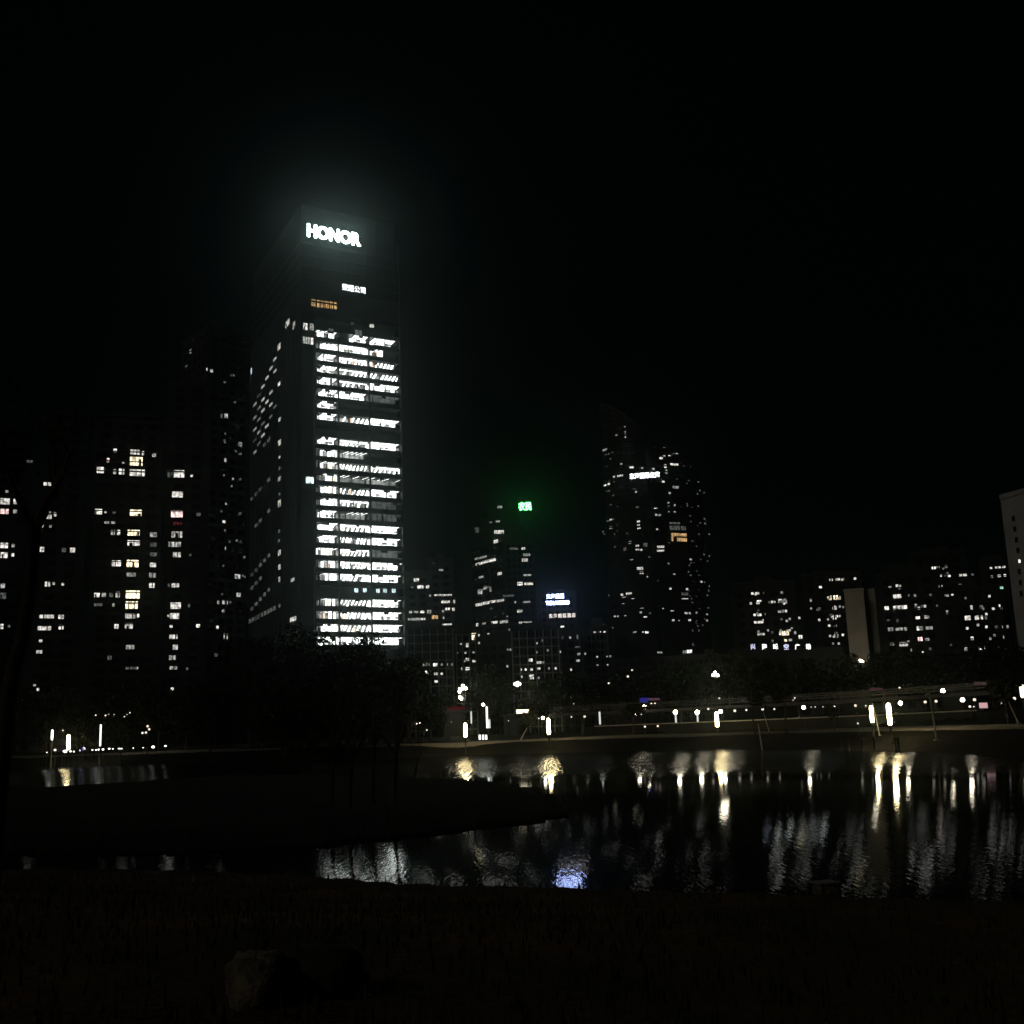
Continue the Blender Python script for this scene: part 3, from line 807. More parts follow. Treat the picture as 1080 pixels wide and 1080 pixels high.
ew = crop([(836, 128, 8, 20, 'm'), (818, 192, 10, 10, 'd'), (910, 200, 14, 14, 'b'), (926, 210, 14, 16, 'm'), (990, 402, 18, 22, 'b'), (970, 410, 8, 20, 'd'), (1052, 528, 16, 22, 'm'),
    (986, 485, 8, 8, 'd'), (986, 605, 10, 18, 'm'), (1048, 583, 8, 8, 'd'), (1020, 690, 8, 8, 'm'), (980, 880, 14, 12, 'b'), (990, 797, 10, 6, 'm'), (985, 920, 10, 12, 'd'), (990, 995, 12, 14, 'm')], 0, 340, .2407) + \
    crop([(1040, 122, 26, 22, 'm'), (1044, 205, 20, 20, 'm'), (955, 238, 10, 16, 'm'), (985, 235, 26, 16, 'b'), (976, 268, 10, 8, 'b'), (952, 330, 12, 14, 'b'), (988, 370, 20, 26, 'b'), (945, 452, 14, 16, 'd')], 0, 580, .2407)
for i in range(26): ew.append((rng.uniform(232, 258), rng.uniform(380, 650), 2.2, 1.6, 'd'))
simple_building('apartment_tower', 'tall unlit apartment tower with tiny scattered lights beside the tallest office tower', [gp(186, 640, 375), gp(214, 640, 360), gp(261, 640, 372)],
    topz(220, 352, 365), facade_dark, 3.0, 3.2, 16, led=0.4, pier=9, wins=ew, roof_boxes=2)

# ------------------------------------------------------------------ middle distance
cr5 = lambda d: crop(d, 420, 500, .2037)
simple_building('office_block', 'stepped dark office block with short white light rows right of the tallest tower', [gp(427, 660, 505), gp(455, 660, 500)],
    topz(440, 604, 500), facade_mid, 3.6, 3.4, 18, led=0.2, wins=cr5([(94, 550, 30, 18, 'b'), (72, 580, 14, 10, 'd'), (115, 578, 36, 18, 'b'), (152, 578, 18, 18, 'b'), (165, 635, 10, 12, 'm'),
    (65, 720, 16, 14, 'm'), (92, 720, 26, 12, 'm'), (125, 720, 24, 14, 'b'), (160, 720, 24, 20, 'm'), (60, 747, 20, 12, 'm'), (90, 747, 46, 14, 'm'), (128, 747, 28, 12, 'b')]))
simple_building('office_block', 'dark office block with an upper row of lights behind the stepped one', [gp(452, 660, 520), gp(480, 660, 516)],
    topz(466, 589, 516), facade_mid, 3.6, 3.4, 18, led=0.2, wins=cr5([(205, 635, 40, 12, 'b'), (250, 635, 60, 12, 'b'), (245, 663, 48, 14, 'b'), (290, 663, 12, 20, 'b'), (255, 692, 26, 14, 'b'),
    (285, 700, 14, 18, 'b'), (190, 742, 34, 26, 'a'), (232, 718, 12, 10, 'm'), (235, 750, 8, 12, 'm'), (252, 775, 56, 12, 'b'), (222, 490, 26, 10, 'm'), (184, 457, 8, 6, 'd')]))
# tower under the green sign
HA, HB, HC = gp(499, 660, 715), gp(534, 660, 690), gp(567, 660, 692)
hroot, hf = simple_building('glass_tower', 'dark glass tower with patchy white floors below the green glowing sign', [HA, HB, HC], topz(548, 572, 690), facade_dark, 4.2, 3.0, 18, led=0.25, roof_boxes=0,
    wins=cr5([(490, 358, 62, 20, 'b'), (415, 436, 40, 12, 'm'), (445, 428, 30, 12, 'm'), (420, 458, 40, 16, 'b'), (455, 448, 40, 16, 'b'), (490, 440, 36, 16, 'b'), (430, 530, 28, 12, 'm'), (526, 515, 24, 16, 'b'),
    (425, 596, 30, 12, 'm'), (455, 584, 30, 16, 'm'), (425, 620, 24, 16, 'b'), (478, 600, 10, 30, 'm'), (420, 680, 40, 16, 'b'), (455, 668, 40, 16, 'b'), (490, 658, 34, 14, 'b'), (530, 657, 42, 14, 'b'), (560, 630, 40, 12, 'd'),
    (590, 628, 22, 10, 'd'), (545, 715, 14, 8, 'd'), (630, 573, 30, 20, 'b'), (675, 573, 50, 14, 'b'), (655, 440, 34, 18, 'b'), (665, 415, 40, 16, 'm'), (648, 388, 20, 14, 'b'), (612, 392, 14, 10, 'm'), (595, 382, 40, 12, 'd'),
    (668, 522, 44, 10, 'm'), (665, 660, 40, 10, 'm'), (606, 660, 8, 12, 'm'), (630, 715, 30, 16, 'b'), (500, 773, 36, 14, 'b'), (548, 770, 46, 16, 'm'), (665, 773, 90, 14, 'b'), (410, 785, 12, 18, 'b'),
    (445, 775, 20, 10, 'm'), (482, 693, 10, 10, 'd'), (575, 805, 10, 10, 'm'), (610, 805, 14, 10, 'b'), (505, 745, 8, 8, 'd'), (565, 742, 8, 8, 'm')]))
# curved glass crown stepping up behind the left corner
crown = MB()
zz = topz(548, 572, 690)
cA, cB = Vector((*HA, 0)), Vector((*HB, 0))
f0, f1 = hf
for i, (px_l, px_r, py) in enumerate(((500, 552, 556), (507, 548, 546), (514, 543, 537), (521, 537, 527))):
    pl, pr = at(px_l, py, 700), at(px_r, py, 700)
    crown.prism([(pl.x, 697+i), (pr.x, 697+i), (pr.x, 712), (pl.x, 712)], zz+0.01+(0 if i == 0 else prevz-zz), pl.z); prevz = pl.z
crown.build('crown', facade_dark, hroot)
cf = Facade(gp(500, 560, 697), gp(552, 560, 697))
lit_windows(hroot, cf, cr5([(526, 170, 26, 14, 'm'), (515, 245, 24, 10, 'm'), (522, 300, 54, 20, 'b'), (405, 290, 26, 30, 'd'), (480, 250, 16, 8, 'd')]), 4.2, snap=False)
green_l = glow('letter_green', (0.10, 1.0, 0.17), 18.0, sample=True)
sf = Facade(gp(545, 545, 700), gp(563, 545, 700))
t0, z0 = sf.hit(547, 538.8); t1, _ = sf.hit(560.6, 539.2); zt = sf.hit(547, 530)[1]
sgn = thing('rooftop_sign', tuple(sf.pt(t0, z0)), 'green glowing pair of Chinese characters above the patchy glass tower', 'sign')
text_mesh('letters', '农民', sf, t0, z0, zt-z0, t1-t0, green_l, sgn, out=0.3, extrude=0.4, bold=0.015)
b = MB()
for t in (t0+0.3, (t0+t1)/2, t1-0.3):
    b.tube([sf.pt(t, topz(553, 572, 692)-0.5, -0.4), sf.pt(t, zt, -0.4)], 0.15, 6)
for zz in (z0+0.5, zt-0.6): b.obox(sf.pt(t0-0.4, zz, -0.3), sf.u*(t1-t0+0.8), sf.n*0.25, Vector((0, 0, 0.2)))
b.build('sign_frame', dark_metal, sgn)
# hotel with the three line sign
iroot, (ifc,) = simple_building('hotel', 'dark hotel with white two-line name and a row of smaller characters under the roof', [gp(568.5, 660, 560), gp(609, 660, 560)],
    topz(588, 626, 560), facade_mid, 3.4, 3.2, 20, pier=7, wins=cr5([(850, 790, 20, 10, 'b'), (768, 800, 8, 10, 'd')]))
cool_l = glow('letter_cool', (0.42, 0.50, 1.0), 18.0, sample=True)
warm_l = glow('letter_warm', (1.0, 0.90, 0.86), 1.6)
hs_ = thing('hotel_sign', tuple(ifc.pt(2, ifc.hit(580, 640)[1])), 'white hotel name in Chinese and English letters above red-tinged small characters', 'sign')
t0, z0 = ifc.hit(576.6, 631.8); t1, _ = ifc.hit(595, 631.2); zt = ifc.hit(577, 626.8)[1]
text_mesh('letters', '东海朗廷', ifc, t0, z0, zt-z0, t1-t0, cool_l, hs_, out=0.4, bold=0.02, spacing=1.25)
t0, z0 = ifc.hit(575.8, 638.4); t1, _ = ifc.hit(600.2, 638); zt = ifc.hit(576, 634.2)[1]
text_mesh('letters', 'THE LANGHAM', ifc, t0, z0, zt-z0, t1-t0, cool_l, hs_, out=0.4, bold=0.03)
t0, z0 = ifc.hit(579.2, 652.2); t1, _ = ifc.hit(607, 652.2); zt = ifc.hit(579.2, 647.6)[1]
text_mesh('letters', '东海朗廷酒店', ifc, t0, z0, zt-z0, t1-t0, warm_l, hs_, out=0.4, bold=0.01, spacing=1.3)

# ------------------------------------------------------------------ twin tower with rounded fronts
def bowed(p0, p1, bow, n=9):
    a, b_ = Vector((*p0, 0)), Vector((*p1, 0)); f = Facade(p0, p1)
    return [tuple((a.lerp(b_, i/n)+f.n*bow*math.sin(math.pi*i/n)).xy) for i in range(n+1)]
cr6 = lambda d: crop(d, 600, 400, .2778)
kroot = thing('twin_tower', (*gp(690, 660, 610), 3), 'tall dark twin tower with bowed fronts, speckled lights and one amber double window', 'building')
def bowed_block(px0, px1, D0, D1, bow, tops_px, depth=18, fh=3.3):
    front = bowed(gp(px0, 665, D0), gp(px1, 665, D1), bow)
    f = Facade(front[0], front[-1])
    bk = [(front[-1][0]-f.n.x*depth, front[-1][1]-f.n.y*depth), (front[0][0]-f.n.x*depth, front[0][1]-f.n.y*depth)]
    zs = []
    for p in front:
        s_ = (Vector((*p, 0))-f.a).dot(f.u)/f.L
        zs.append(topz(px0+(px1-px0)*s_-8, tops_px[0]+(tops_px[1]-tops_px[0])*s_**1.6, D0))
    b = MB(); b.prism(front+bk, 2, zs+[zs[-1]-1, zs[0]-1])
    z = 2+fh
    segs = [Facade(front[i], front[i+1]) for i in range(len(front)-1)]
    while z < max(zs)-1:
        for i, s_ in enumerate(segs):
            if z < min(zs[i], zs[i+1])-1: b.obox(s_.pt(0, z, 0.01), s_.u*s_.L, s_.n*0.4, Vector((0, 0, 0.9)))
        z += fh
    b.build('wall', facade_dark, kroot)
    rm = MB()
    for i, s_ in enumerate(segs):
        for dz, o_ in ((0.0, 0.05), (-4.0, 0.42)):
            p_, q_ = s_.pt(0, zs[i]+dz, o_), s_.pt(s_.L, zs[i+1]+dz, o_)
            rm.obox(p_, q_-p_, s_.n*0.35, Vector((0, 0, 0.8)))
    rm.build('crown_rim', mat('rim_metal', (0.10, 0.10, 0.10), 0.5), kroot)
    return segs
kl = bowed_block(645, 692, 604, 592, 4.0, (427, 462))
kr = bowed_block(692.5, 750, 598, 612, 3.5, (466, 490))
kw = cr6([(181, 213, 8, 8, 'm'), (213, 180, 5, 5, 'm'), (213, 190, 5, 5, 'm'), (214, 200, 5, 5, 'm'), (214, 210, 5, 5, 'm'), (215, 220, 5, 5, 'm'), (137, 268, 18, 9, 'm'), (302, 250, 7, 7, 'd'), (350, 300, 14, 9, 'b'), (362, 290, 8, 8, 'b'),
    (362, 262, 8, 8, 'm'), (382, 288, 11, 8, 'b'), (396, 286, 11, 8, 'b'), (409, 284, 9, 8, 'b'), (400, 324, 34, 9, 'b'), (366, 330, 9, 14, 'b'), (370, 350, 8, 18, 'm'), (435, 330, 6, 6, 'd'), (199, 322, 8, 7, 'm'), (238, 335, 16, 8, 'b'),
    (278, 338, 8, 7, 'm'), (295, 338, 8, 7, 'm'), (320, 340, 10, 7, 'b'), (195, 368, 24, 11, 'b'), (172, 370, 8, 8, 'm'), (358, 390, 10, 10, 'b'), (490, 388, 7, 7, 'm'), (138, 404, 10, 9, 'b'), (152, 398, 10, 9, 'b'), (152, 427, 10, 8, 'b'),
    (255, 428, 8, 8, 'm'), (310, 428, 11, 11, 'b'), (405, 410, 24, 10, 'm'), (382, 432, 10, 8, 'm'), (260, 485, 12, 8, 'd'), (330, 488, 14, 8, 'b'), (378, 468, 7, 7, 'm'), (378, 484, 7, 7, 'm'), (402, 478, 7, 7, 'm'), (402, 505, 8, 8, 'b'),
    (380, 505, 7, 7, 'm'), (345, 515, 9, 8, 'm'), (332, 515, 9, 8, 'm'), (264, 540, 12, 7, 'b'), (264, 553, 12, 7, 'b'), (266, 567, 14, 7, 'b'), (320, 555, 10, 7, 'm'), (335, 570, 8, 7, 'm'), (160, 535, 10, 12, 'b'), (148, 540, 8, 7, 'm'),
    (160, 563, 12, 10, 'b'), (402, 558, 44, 34, 'd'), (435, 566, 20, 24, 'd'), (418, 600, 64, 34, 'a'), (220, 585, 6, 6, 'd'), (232, 620, 12, 10, 'b'), (213, 645, 12, 9, 'b'), (260, 632, 14, 7, 'b'), (260, 646, 14, 7, 'b'), (274, 648, 10, 7, 'b'),
    (290, 630, 18, 18, 'd'), (348, 636, 30, 9, 'b'), (348, 650, 30, 9, 'b'), (326, 662, 9, 11, 'm'), (377, 667, 7, 7, 'm'), (397, 667, 7, 7, 'm'), (238, 688, 14, 8, 'b'), (305, 675, 6, 6, 'd'), (378, 700, 7, 7, 'm'), (462, 684, 8, 7, 'm'),
    (270, 718, 26, 12, 'b'), (276, 734, 16, 11, 'b'), (298, 750, 6, 6, 'm'), (335, 765, 7, 8, 'm'), (335, 778, 7, 8, 'm'), (400, 737, 10, 9, 'b'), (385, 795, 9, 8, 'b'), (448, 797, 9, 8, 'b'), (502, 768, 9, 9, 'b'), (440, 815, 28, 12, 'd'),
    (440, 830, 28, 11, 'b'), (228, 812, 24, 12, 'b'), (202, 818, 10, 9, 'b'), (210, 830, 12, 9, 'b'), (243, 830, 12, 8, 'b'), (208, 855, 12, 9, 'b'), (175, 900, 8, 7, 'm'), (186, 900, 8, 7, 'm'), (215, 900, 9, 8, 'm'), (277, 872, 16, 9, 'm'),
    (273, 885, 9, 8, 'm'), (290, 900, 14, 10, 'b'), (308, 888, 10, 8, 'd'), (340, 860, 8, 7, 'm'), (358, 872, 7, 7, 'm'), (392, 876, 12, 9, 'b'), (343, 896, 7, 7, 'm'), (396, 918, 9, 13, 'b'), (418, 918, 7, 8, 'm'), (445, 888, 13, 8, 'b'),
    (458, 888, 8, 8, 'm'), (484, 886, 7, 7, 'm'), (458, 915, 11, 9, 'b'), (524, 893, 7, 7, 'm'), (524, 916, 7, 8, 'b'), (484, 925, 7, 7, 'd'), (250, 960, 14, 6, 'm'), (282, 960, 8, 6, 'm'), (296, 962, 15, 11, 'b')])
for i in range(60): kw.append((rng.uniform(724, 748), rng.uniform(500, 690), 1.3, 1.3, 'd'))
for i in range(22): kw.append((rng.uniform(636, 652), rng.uniform(450, 680), 1.6, 1.3, 'd'))
groups = {}
for wv in kw:
    best = None
    for s_ in kl+kr:
        t, z = s_.hit(wv[0], wv[1])
        if -0.3 <= t <= s_.L+0.3: best = s_
    if best is None: best = kl[0] if wv[0] < 690 else kr[-1]
    groups.setdefault(id(best), (best, []))[1].append(wv)
budget = 98
for f, ws in groups.values():
    nb = min(len([w_ for w_ in ws if w_[4] != 'd' or w_[2] > 3]), budget, 14); budget -= nb
    ws = [(x, y, max(w_, 1.6), max(h_, 1.6), k_) for x, y, w_, h_, k_ in ws]
    lit_windows(kroot, f, ws, 3.3, snap=False, limit=nb)
ksf = Facade(gp(664, 503, 586), gp(697, 503, 584))
t0, z0 = ksf.hit(664.3, 505.6); t1, _ = ksf.hit(696, 507.2); zt = ksf.hit(664.5, 499.5)[1]
sgn = thing('facade_sign', tuple(ksf.pt(t0, z0)), 'white six-character Chinese sign high on the bowed twin tower', 'sign')
text_mesh('letters', '东海国际公寓', ksf, t0, z0, zt-z0, t1-t0, glow('letter_sign_white', (1, 0.97, 1), 5.0), sgn, out=0.2, extrude=0.3, bold=0.015, spacing=0.96)
b = MB()
for zz in (0.2, 0.8): b.obox(ksf.pt(t0, z0+(zt-z0)*zz, 0.0), ksf.u*(t1-t0), ksf.n*0.15, Vector((0, 0, 0.15)))
for t in (t0+1, t1-1): b.obox(ksf.pt(t, z0, 0.0), ksf.u*0.2, -ksf.n*5, Vector((0, 0, 0.3)))
b.build('mounting_rail', dark_metal, sgn)

# ------------------------------------------------------------------ pale low apartments behind the trees
def pale(label, px0, px1, ptop, D, wins, boxes=1, m_=facade_pale):
    return simple_building('apartment_block', label, [gp(px0, 700, D), gp(px1, 700, D+6)], topz((px0+px1)/2, ptop, D), facade_mid, 3.0, 2.6, 14, led=0.18, pier=2.7, wins=wins, frame_m=m_,
                           roof_boxes=boxes, wr=0.6, hr=0.55)
pale('pale gridded apartment block right beside the foot of the tallest tower', 429, 479, 662, 390, cr5([(130, 988, 10, 10, 'b'), (150, 985, 24, 18, 'b'), (192, 990, 24, 18, 'b'), (150, 1018, 30, 22, 'b'), (225, 988, 8, 8, 'm'),
    (252, 988, 8, 8, 'm'), (280, 988, 8, 8, 'm'), (124, 1018, 10, 12, 'b'), (195, 1040, 20, 14, 'b'), (225, 1042, 12, 12, 'b'), (196, 1068, 18, 12, 'b'), (70, 988, 8, 8, 'm'), (45, 990, 8, 14, 'm')]), 2)
pale('pale narrow apartment block with one tall bright stairwell window', 481, 503, 667, 395, cr5([(392, 850, 24, 38, 'w'), (418, 842, 8, 14, 'm'), (418, 868, 10, 14, 'm'), (325, 875, 10, 12, 'b'), (358, 875, 14, 12, 'b'), (358, 900, 14, 12, 'b'),
    (395, 922, 22, 10, 'm'), (305, 930, 8, 8, 'm'), (348, 930, 8, 8, 'm'), (360, 950, 24, 16, 'b'), (395, 970, 22, 16, 'b'), (330, 1000, 10, 13, 'b'), (360, 1000, 24, 17, 'b'), (345, 972, 9, 9, 'm')]))
pale('dull reddish apartment block between two pale gridded ones', 504, 538, 671, 405, cr5([(467, 835, 12, 13, 'b'), (575, 908, 24, 11, 'm'), (565, 992, 10, 12, 'm')]), 1, mat('facade_reddish', (0.17, 0.14, 0.13), 0.85, noise=0.2, nscale=0.3))
pale('pale gridded apartment block with a lower cluster of lit flats below the hotel', 540, 591, 663, 385, cr5([(718, 880, 10, 9, 'm'), (748, 852, 10, 9, 'm'), (774, 905, 10, 9, 'm'), (716, 932, 8, 13, 'm'), (685, 960, 22, 18, 'b'), (728, 985, 30, 14, 'b'),
    (755, 985, 12, 9, 'm'), (725, 1003, 24, 9, 'b'), (690, 1015, 16, 11, 'b'), (660, 1013, 9, 9, 'b'), (635, 1013, 8, 10, 'b'), (638, 1040, 10, 10, 'b'), (690, 1034, 26, 12, 'b'), (780, 1003, 8, 13, 'b'), (815, 1005, 8, 13, 'b'), (838, 930, 8, 8, 'm'), (727, 1055, 8, 8, 'm'), (692, 1060, 22, 9, 'b')]), 2)
pale('greyish apartment block with a few dim windows right of the gridded pale one', 592, 614, 669, 400, cr5([(890, 850, 12, 12, 'm'), (928, 843, 8, 24, 'd'), (930, 905, 36, 9, 'd'), (935, 935, 16, 14, 'm'), (968, 930, 8, 8, 'm'), (930, 957, 20, 13, 'm'), (895, 1003, 10, 13, 'b'), (850, 845, 8, 8, 'd')]), 1, mat('facade_greyish', (0.24, 0.25, 0.24), 0.85, noise=0.2, nscale=0.3))
pale('flat-roofed apartment block with a row of three lights under its roof edge', 616, 643, 661, 410, cr5([(1018, 818, 13, 8, 'b'), (1043, 818, 13, 8, 'b'), (1068, 818, 13, 8, 'b'), (1030, 945, 9, 9, 'm'), (1033, 992, 7, 8, 'm')]) + [(641, 693, 3, 2, 'm'), (641, 702, 2, 2, 'b')], 1, mat('facade_greyish', (0.24, 0.25, 0.24), 0.85))
pale('long low podium at the foot of the twin tower with two small lit rooms', 645, 760, 694, 430, [(695, 687, 4, 2, 'm'), (697, 687.5, 3, 2, 'm'), (727, 686.5, 6, 4, 'b'), (722, 688, 4, 3, 'm')] + crop([(35, 1060, 10, 8, 'm'), (155, 1058, 12, 8, 'm')], 600, 400, .2778), 0, facade_mid)

# ------------------------------------------------------------------ right hand blocks
cr7 = lambda d: crop(d, 740, 500, .2036)
cr8 = lambda d: crop(d, 880, 500, .2037)
simple_building('apartment_block', 'dark apartment block with two columns of lit rooms above the spaced rooftop characters', [gp(774, 680, 345), gp(843, 680, 350)],
    topz(810, 616, 347), facade_dark, 3.0, 3.2, 15, led=0.3, pier=8, roof_boxes=2, wins=faint(790,840,622,676,16)+cr7([(263, 618, 14, 10, 'b'), (288, 618, 24, 8, 'b'), (320, 618, 8, 13, 'd'), (298, 645, 28, 10, 'b'), (255, 670, 12, 12, 'b'), (292, 668, 20, 10, 'b'), (292, 693, 14, 8, 'd'),
    (405, 642, 20, 12, 'b'), (430, 640, 8, 12, 'm'), (410, 662, 30, 10, 'm'), (437, 657, 8, 8, 'm'), (378, 665, 8, 8, 'm'), (350, 664, 6, 6, 'd'), (275, 740, 14, 14, 'b'), (300, 740, 24, 14, 'b'), (320, 745, 10, 10, 'b'), (280, 765, 18, 12, 'b'),
    (305, 767, 34, 13, 'b'), (412, 715, 36, 12, 'm'), (437, 712, 10, 14, 'b'), (413, 742, 10, 8, 'd'), (455, 740, 8, 8, 'm'), (505, 735, 8, 8, 'm'), (310, 840, 44, 11, 'b'), (410, 835, 16, 22, 'b'), (435, 835, 40, 26, 'w'), (460, 857, 20, 10, 'm'),
    (435, 860, 14, 13, 'w'), (485, 833, 10, 16, 'm'), (510, 833, 24, 20, 'b'), (410, 808, 10, 8, 'm'), (450, 810, 26, 8, 'm'), (368, 862, 6, 6, 'd')]))
simple_building('apartment_block', 'dark apartment block with a bright warm column of rooms left of the cream slab', [gp(851, 680, 365), gp(915, 680, 362)],
    topz(885, 606, 363), facade_dark, 3.0, 3.2, 16, led=0.3, pier=8, roof_boxes=2, wins=faint(855,890,612,676,16)+cr7([(670, 548, 20, 13, 'b'), (705, 546, 26, 11, 'b'), (733, 546, 8, 8, 'm'), (795, 545, 14, 11, 'b'), (565, 642, 6, 6, 'd'), (567, 665, 10, 11, 'm'), (605, 712, 20, 14, 'd'),
    (610, 766, 12, 13, 'b'), (685, 630, 44, 22, 'w'), (655, 632, 10, 10, 'b'), (716, 630, 10, 10, 'm'), (690, 653, 70, 13, 'w'), (688, 683, 12, 10, 'b'), (690, 705, 24, 18, 'b'), (715, 683, 8, 8, 'm'), (688, 735, 40, 13, 'b'), (715, 733, 8, 8, 'm'),
    (655, 762, 10, 11, 'b'), (690, 758, 20, 8, 'b'), (693, 787, 16, 6, 'm'), (698, 840, 24, 12, 'b'), (700, 852, 16, 8, 'm'), (680, 868, 8, 8, 'm'), (710, 868, 8, 8, 'm')]))
# cream slab: two windowless end walls
def square(a, c):
    ra, rc = math.hypot(*a), math.hypot(*c); rm = (ra+rc)/2
    return (a[0]*rm/ra, a[1]*rm/ra), (c[0]*rm/rc, c[1]*rm/rc)
sA, sB = square(gp(893.5, 660, 264), gp(914, 660, 264))
csf = Facade(sA, sB)
croot = thing('slab_building', (*gp(906, 680, 270), 2), 'cream windowless end wall of a slab building, palest wall on the right', 'building')
b = MB(); b.prism(footprint([sA, sB], 22), 1, topz(902, 623, 264))
for t in np.linspace(0.4, csf.L-0.5, 5): b.obox(csf.pt(t, 3, 0.01), csf.u*0.08, csf.n*0.05, Vector((0, 0, topz(902, 624, 264)-3.5)))
b.obox(csf.pt(-0.2, topz(902, 623, 264), 0.3), csf.u*(csf.L+0.4), -csf.n*1.0, Vector((0, 0, 0.5)))
b.build('wall', facade_cream, croot)
b = MB(); sC, sD = square(gp(919, 660, 272), gp(926, 660, 272))
b.prism(footprint([sC, sD], 14), 1, topz(923, 621, 273)); b.build('stair_tower', facade_cream, croot)
b = MB(); b.box((*gp(916.5, 660, 277.5), (2+topz(917, 628, 277))/2+1), 2.4, 5, topz(917, 628, 277)-2); b.build('recess', facade_dark, croot)
simple_building('apartment_block', 'dark apartment block with wide lit rooms right behind the cream slab', [gp(929, 680, 300), gp(996, 680, 305)],
    topz(965, 606, 302), facade_dark, 3.0, 3.2, 15, led=0.3, pier=8, roof_boxes=2, wins=faint(932,990,615,682,22)+cr8([(325, 630, 46, 26, 'b'), (270, 686, 24, 22, 'b'), (340, 686, 80, 22, 'b'), (290, 792, 30, 20, 'm'), (345, 790, 66, 16, 'm'), (360, 893, 50, 24, 'b'),
    (300, 893, 24, 14, 'm'), (400, 898, 14, 10, 'm'), (432, 745, 24, 18, 'b'), (475, 743, 18, 24, 'b'), (470, 693, 10, 22, 'm'), (422, 690, 12, 10, 'd'), (432, 792, 14, 26, 'b'), (450, 792, 20, 22, 'm'), (490, 792, 40, 18, 'm'), (443, 842, 26, 22, 'p'),
    (480, 852, 24, 6, 'm'), (458, 937, 10, 8, 'b'), (495, 893, 10, 14, 'd')]))
simple_building('apartment_block', 'taller dark apartment block with two small light groups near its top', [gp(968, 680, 352), gp(1030, 680, 350)],
    topz(1000, 583, 350), facade_dark, 3.0, 3.2, 16, led=0.3, pier=8, roof_boxes=2, wins=faint(972,1026,590,630,14)+cr8([(515, 492, 24, 15, 'b'), (540, 490, 10, 12, 'm'), (520, 518, 20, 9, 'b'), (548, 517, 15, 12, 'b'), (528, 580, 16, 11, 'b'), (555, 578, 8, 10, 'm'), (475, 527, 6, 6, 'd'),
    (655, 530, 18, 9, 'b'), (677, 528, 20, 13, 'b'), (650, 560, 20, 10, 'd'), (583, 705, 13, 22, 'm'), (605, 895, 10, 8, 'd')]))
simple_building('apartment_block', 'dark apartment block with paired lit windows beside the grey end wall', [gp(1012, 680, 322), gp(1062, 680, 318)],
    topz(1035, 622, 320), facade_dark, 3.0, 3.2, 15, led=0.3, pier=8, wins=faint(1016,1058,628,682,16)+cr8([(710, 692, 8, 24, 'm'), (752, 692, 12, 22, 'd'), (690, 743, 34, 26, 'b'), (748, 745, 46, 24, 'b'), (785, 745, 10, 24, 'd'), (712, 843, 18, 20, 'b'), (680, 895, 16, 20, 'm'), (765, 890, 40, 16, 'b'),
    (840, 795, 20, 16, 'd'), (875, 795, 11, 15, 'm'), (898, 797, 13, 17, 'm'), (880, 842, 14, 17, 'm'), (850, 885, 10, 8, 'd')]))
simple_building('apartment_block', 'small dark block showing a greenish lit window beside the grey end wall', [gp(1040, 660, 336), gp(1068, 660, 333)],
    topz(1052, 592, 335), facade_dark, 3.0, 3.2, 14, led=0.3, wins=cr8([(812, 492, 10, 13, 'b'), (848, 490, 34, 14, 'b'), (878, 488, 18, 11, 'b'), (853, 520, 18, 14, 'b'), (882, 515, 14, 11, 'b'), (815, 525, 8, 8, 'm'), (822, 576, 14, 14, 'b'), (858, 600, 40, 12, 'g')]))
# grey end wall with balcony stubs at the right edge
rA, rB = gp(1074, 680, 205), gp(1150, 680, 190)
rf = Facade(rA, rB)
RZ = topz(1058, 527, 205)
rroot = thing('slab_building', (*gp(1100, 680, 205), 2), 'grey end wall of an apartment slab with balcony stubs at the right edge', 'building')
b = MB(); b.prism(footprint([rA, rB], 26), 1, RZ)
b.obox(rf.pt(0, RZ, 0.2), rf.u*rf.L, -rf.n*0.4, Vector((0, 0, 0.9)))
b.build('wall', facade_grey, rroot)
for (x, y) in ((927, 230), (935, 285), (943, 340), (951, 395), (958, 505), (964, 562), (968, 618)):
    t, z = rf.hit(880+x*.2037, 500+y*.2037)
    d = MB(); d.obox(rf.pt(t-0.35, z-0.5, 0.004), rf.u*0.7, rf.n*0.05, Vector((0, 0, 1.0)), 0)
    d.obox(rf.pt(t-0.5, z-0.62, 0.004), rf.u*1.0, rf.n*0.15, Vector((0, 0, 0.1)), 1); d.build('window', [dark_glass, facade_grey], rroot)
lit_windows(rroot, rf, cr8([(962, 450, 11, 14, 'b')]), 3.0, snap=False)
for y in (172, 225, 278, 330, 384, 437, 492, 550, 605, 660):
    z = topz(1054, 500+y*.2037, 206)
    d = MB(); d.obox(rf.pt(-1.5, z, -1.6), rf.u*1.49, -rf.n*5, Vector((0, 0, 0.18)))
    d.obox(rf.pt(-1.5, z+0.18, -1.6), rf.u*0.06, -rf.n*5, Vector((0, 0, 0.9)), 1)
    d.build('balcony', [facade_grey, dark_metal], rroot)

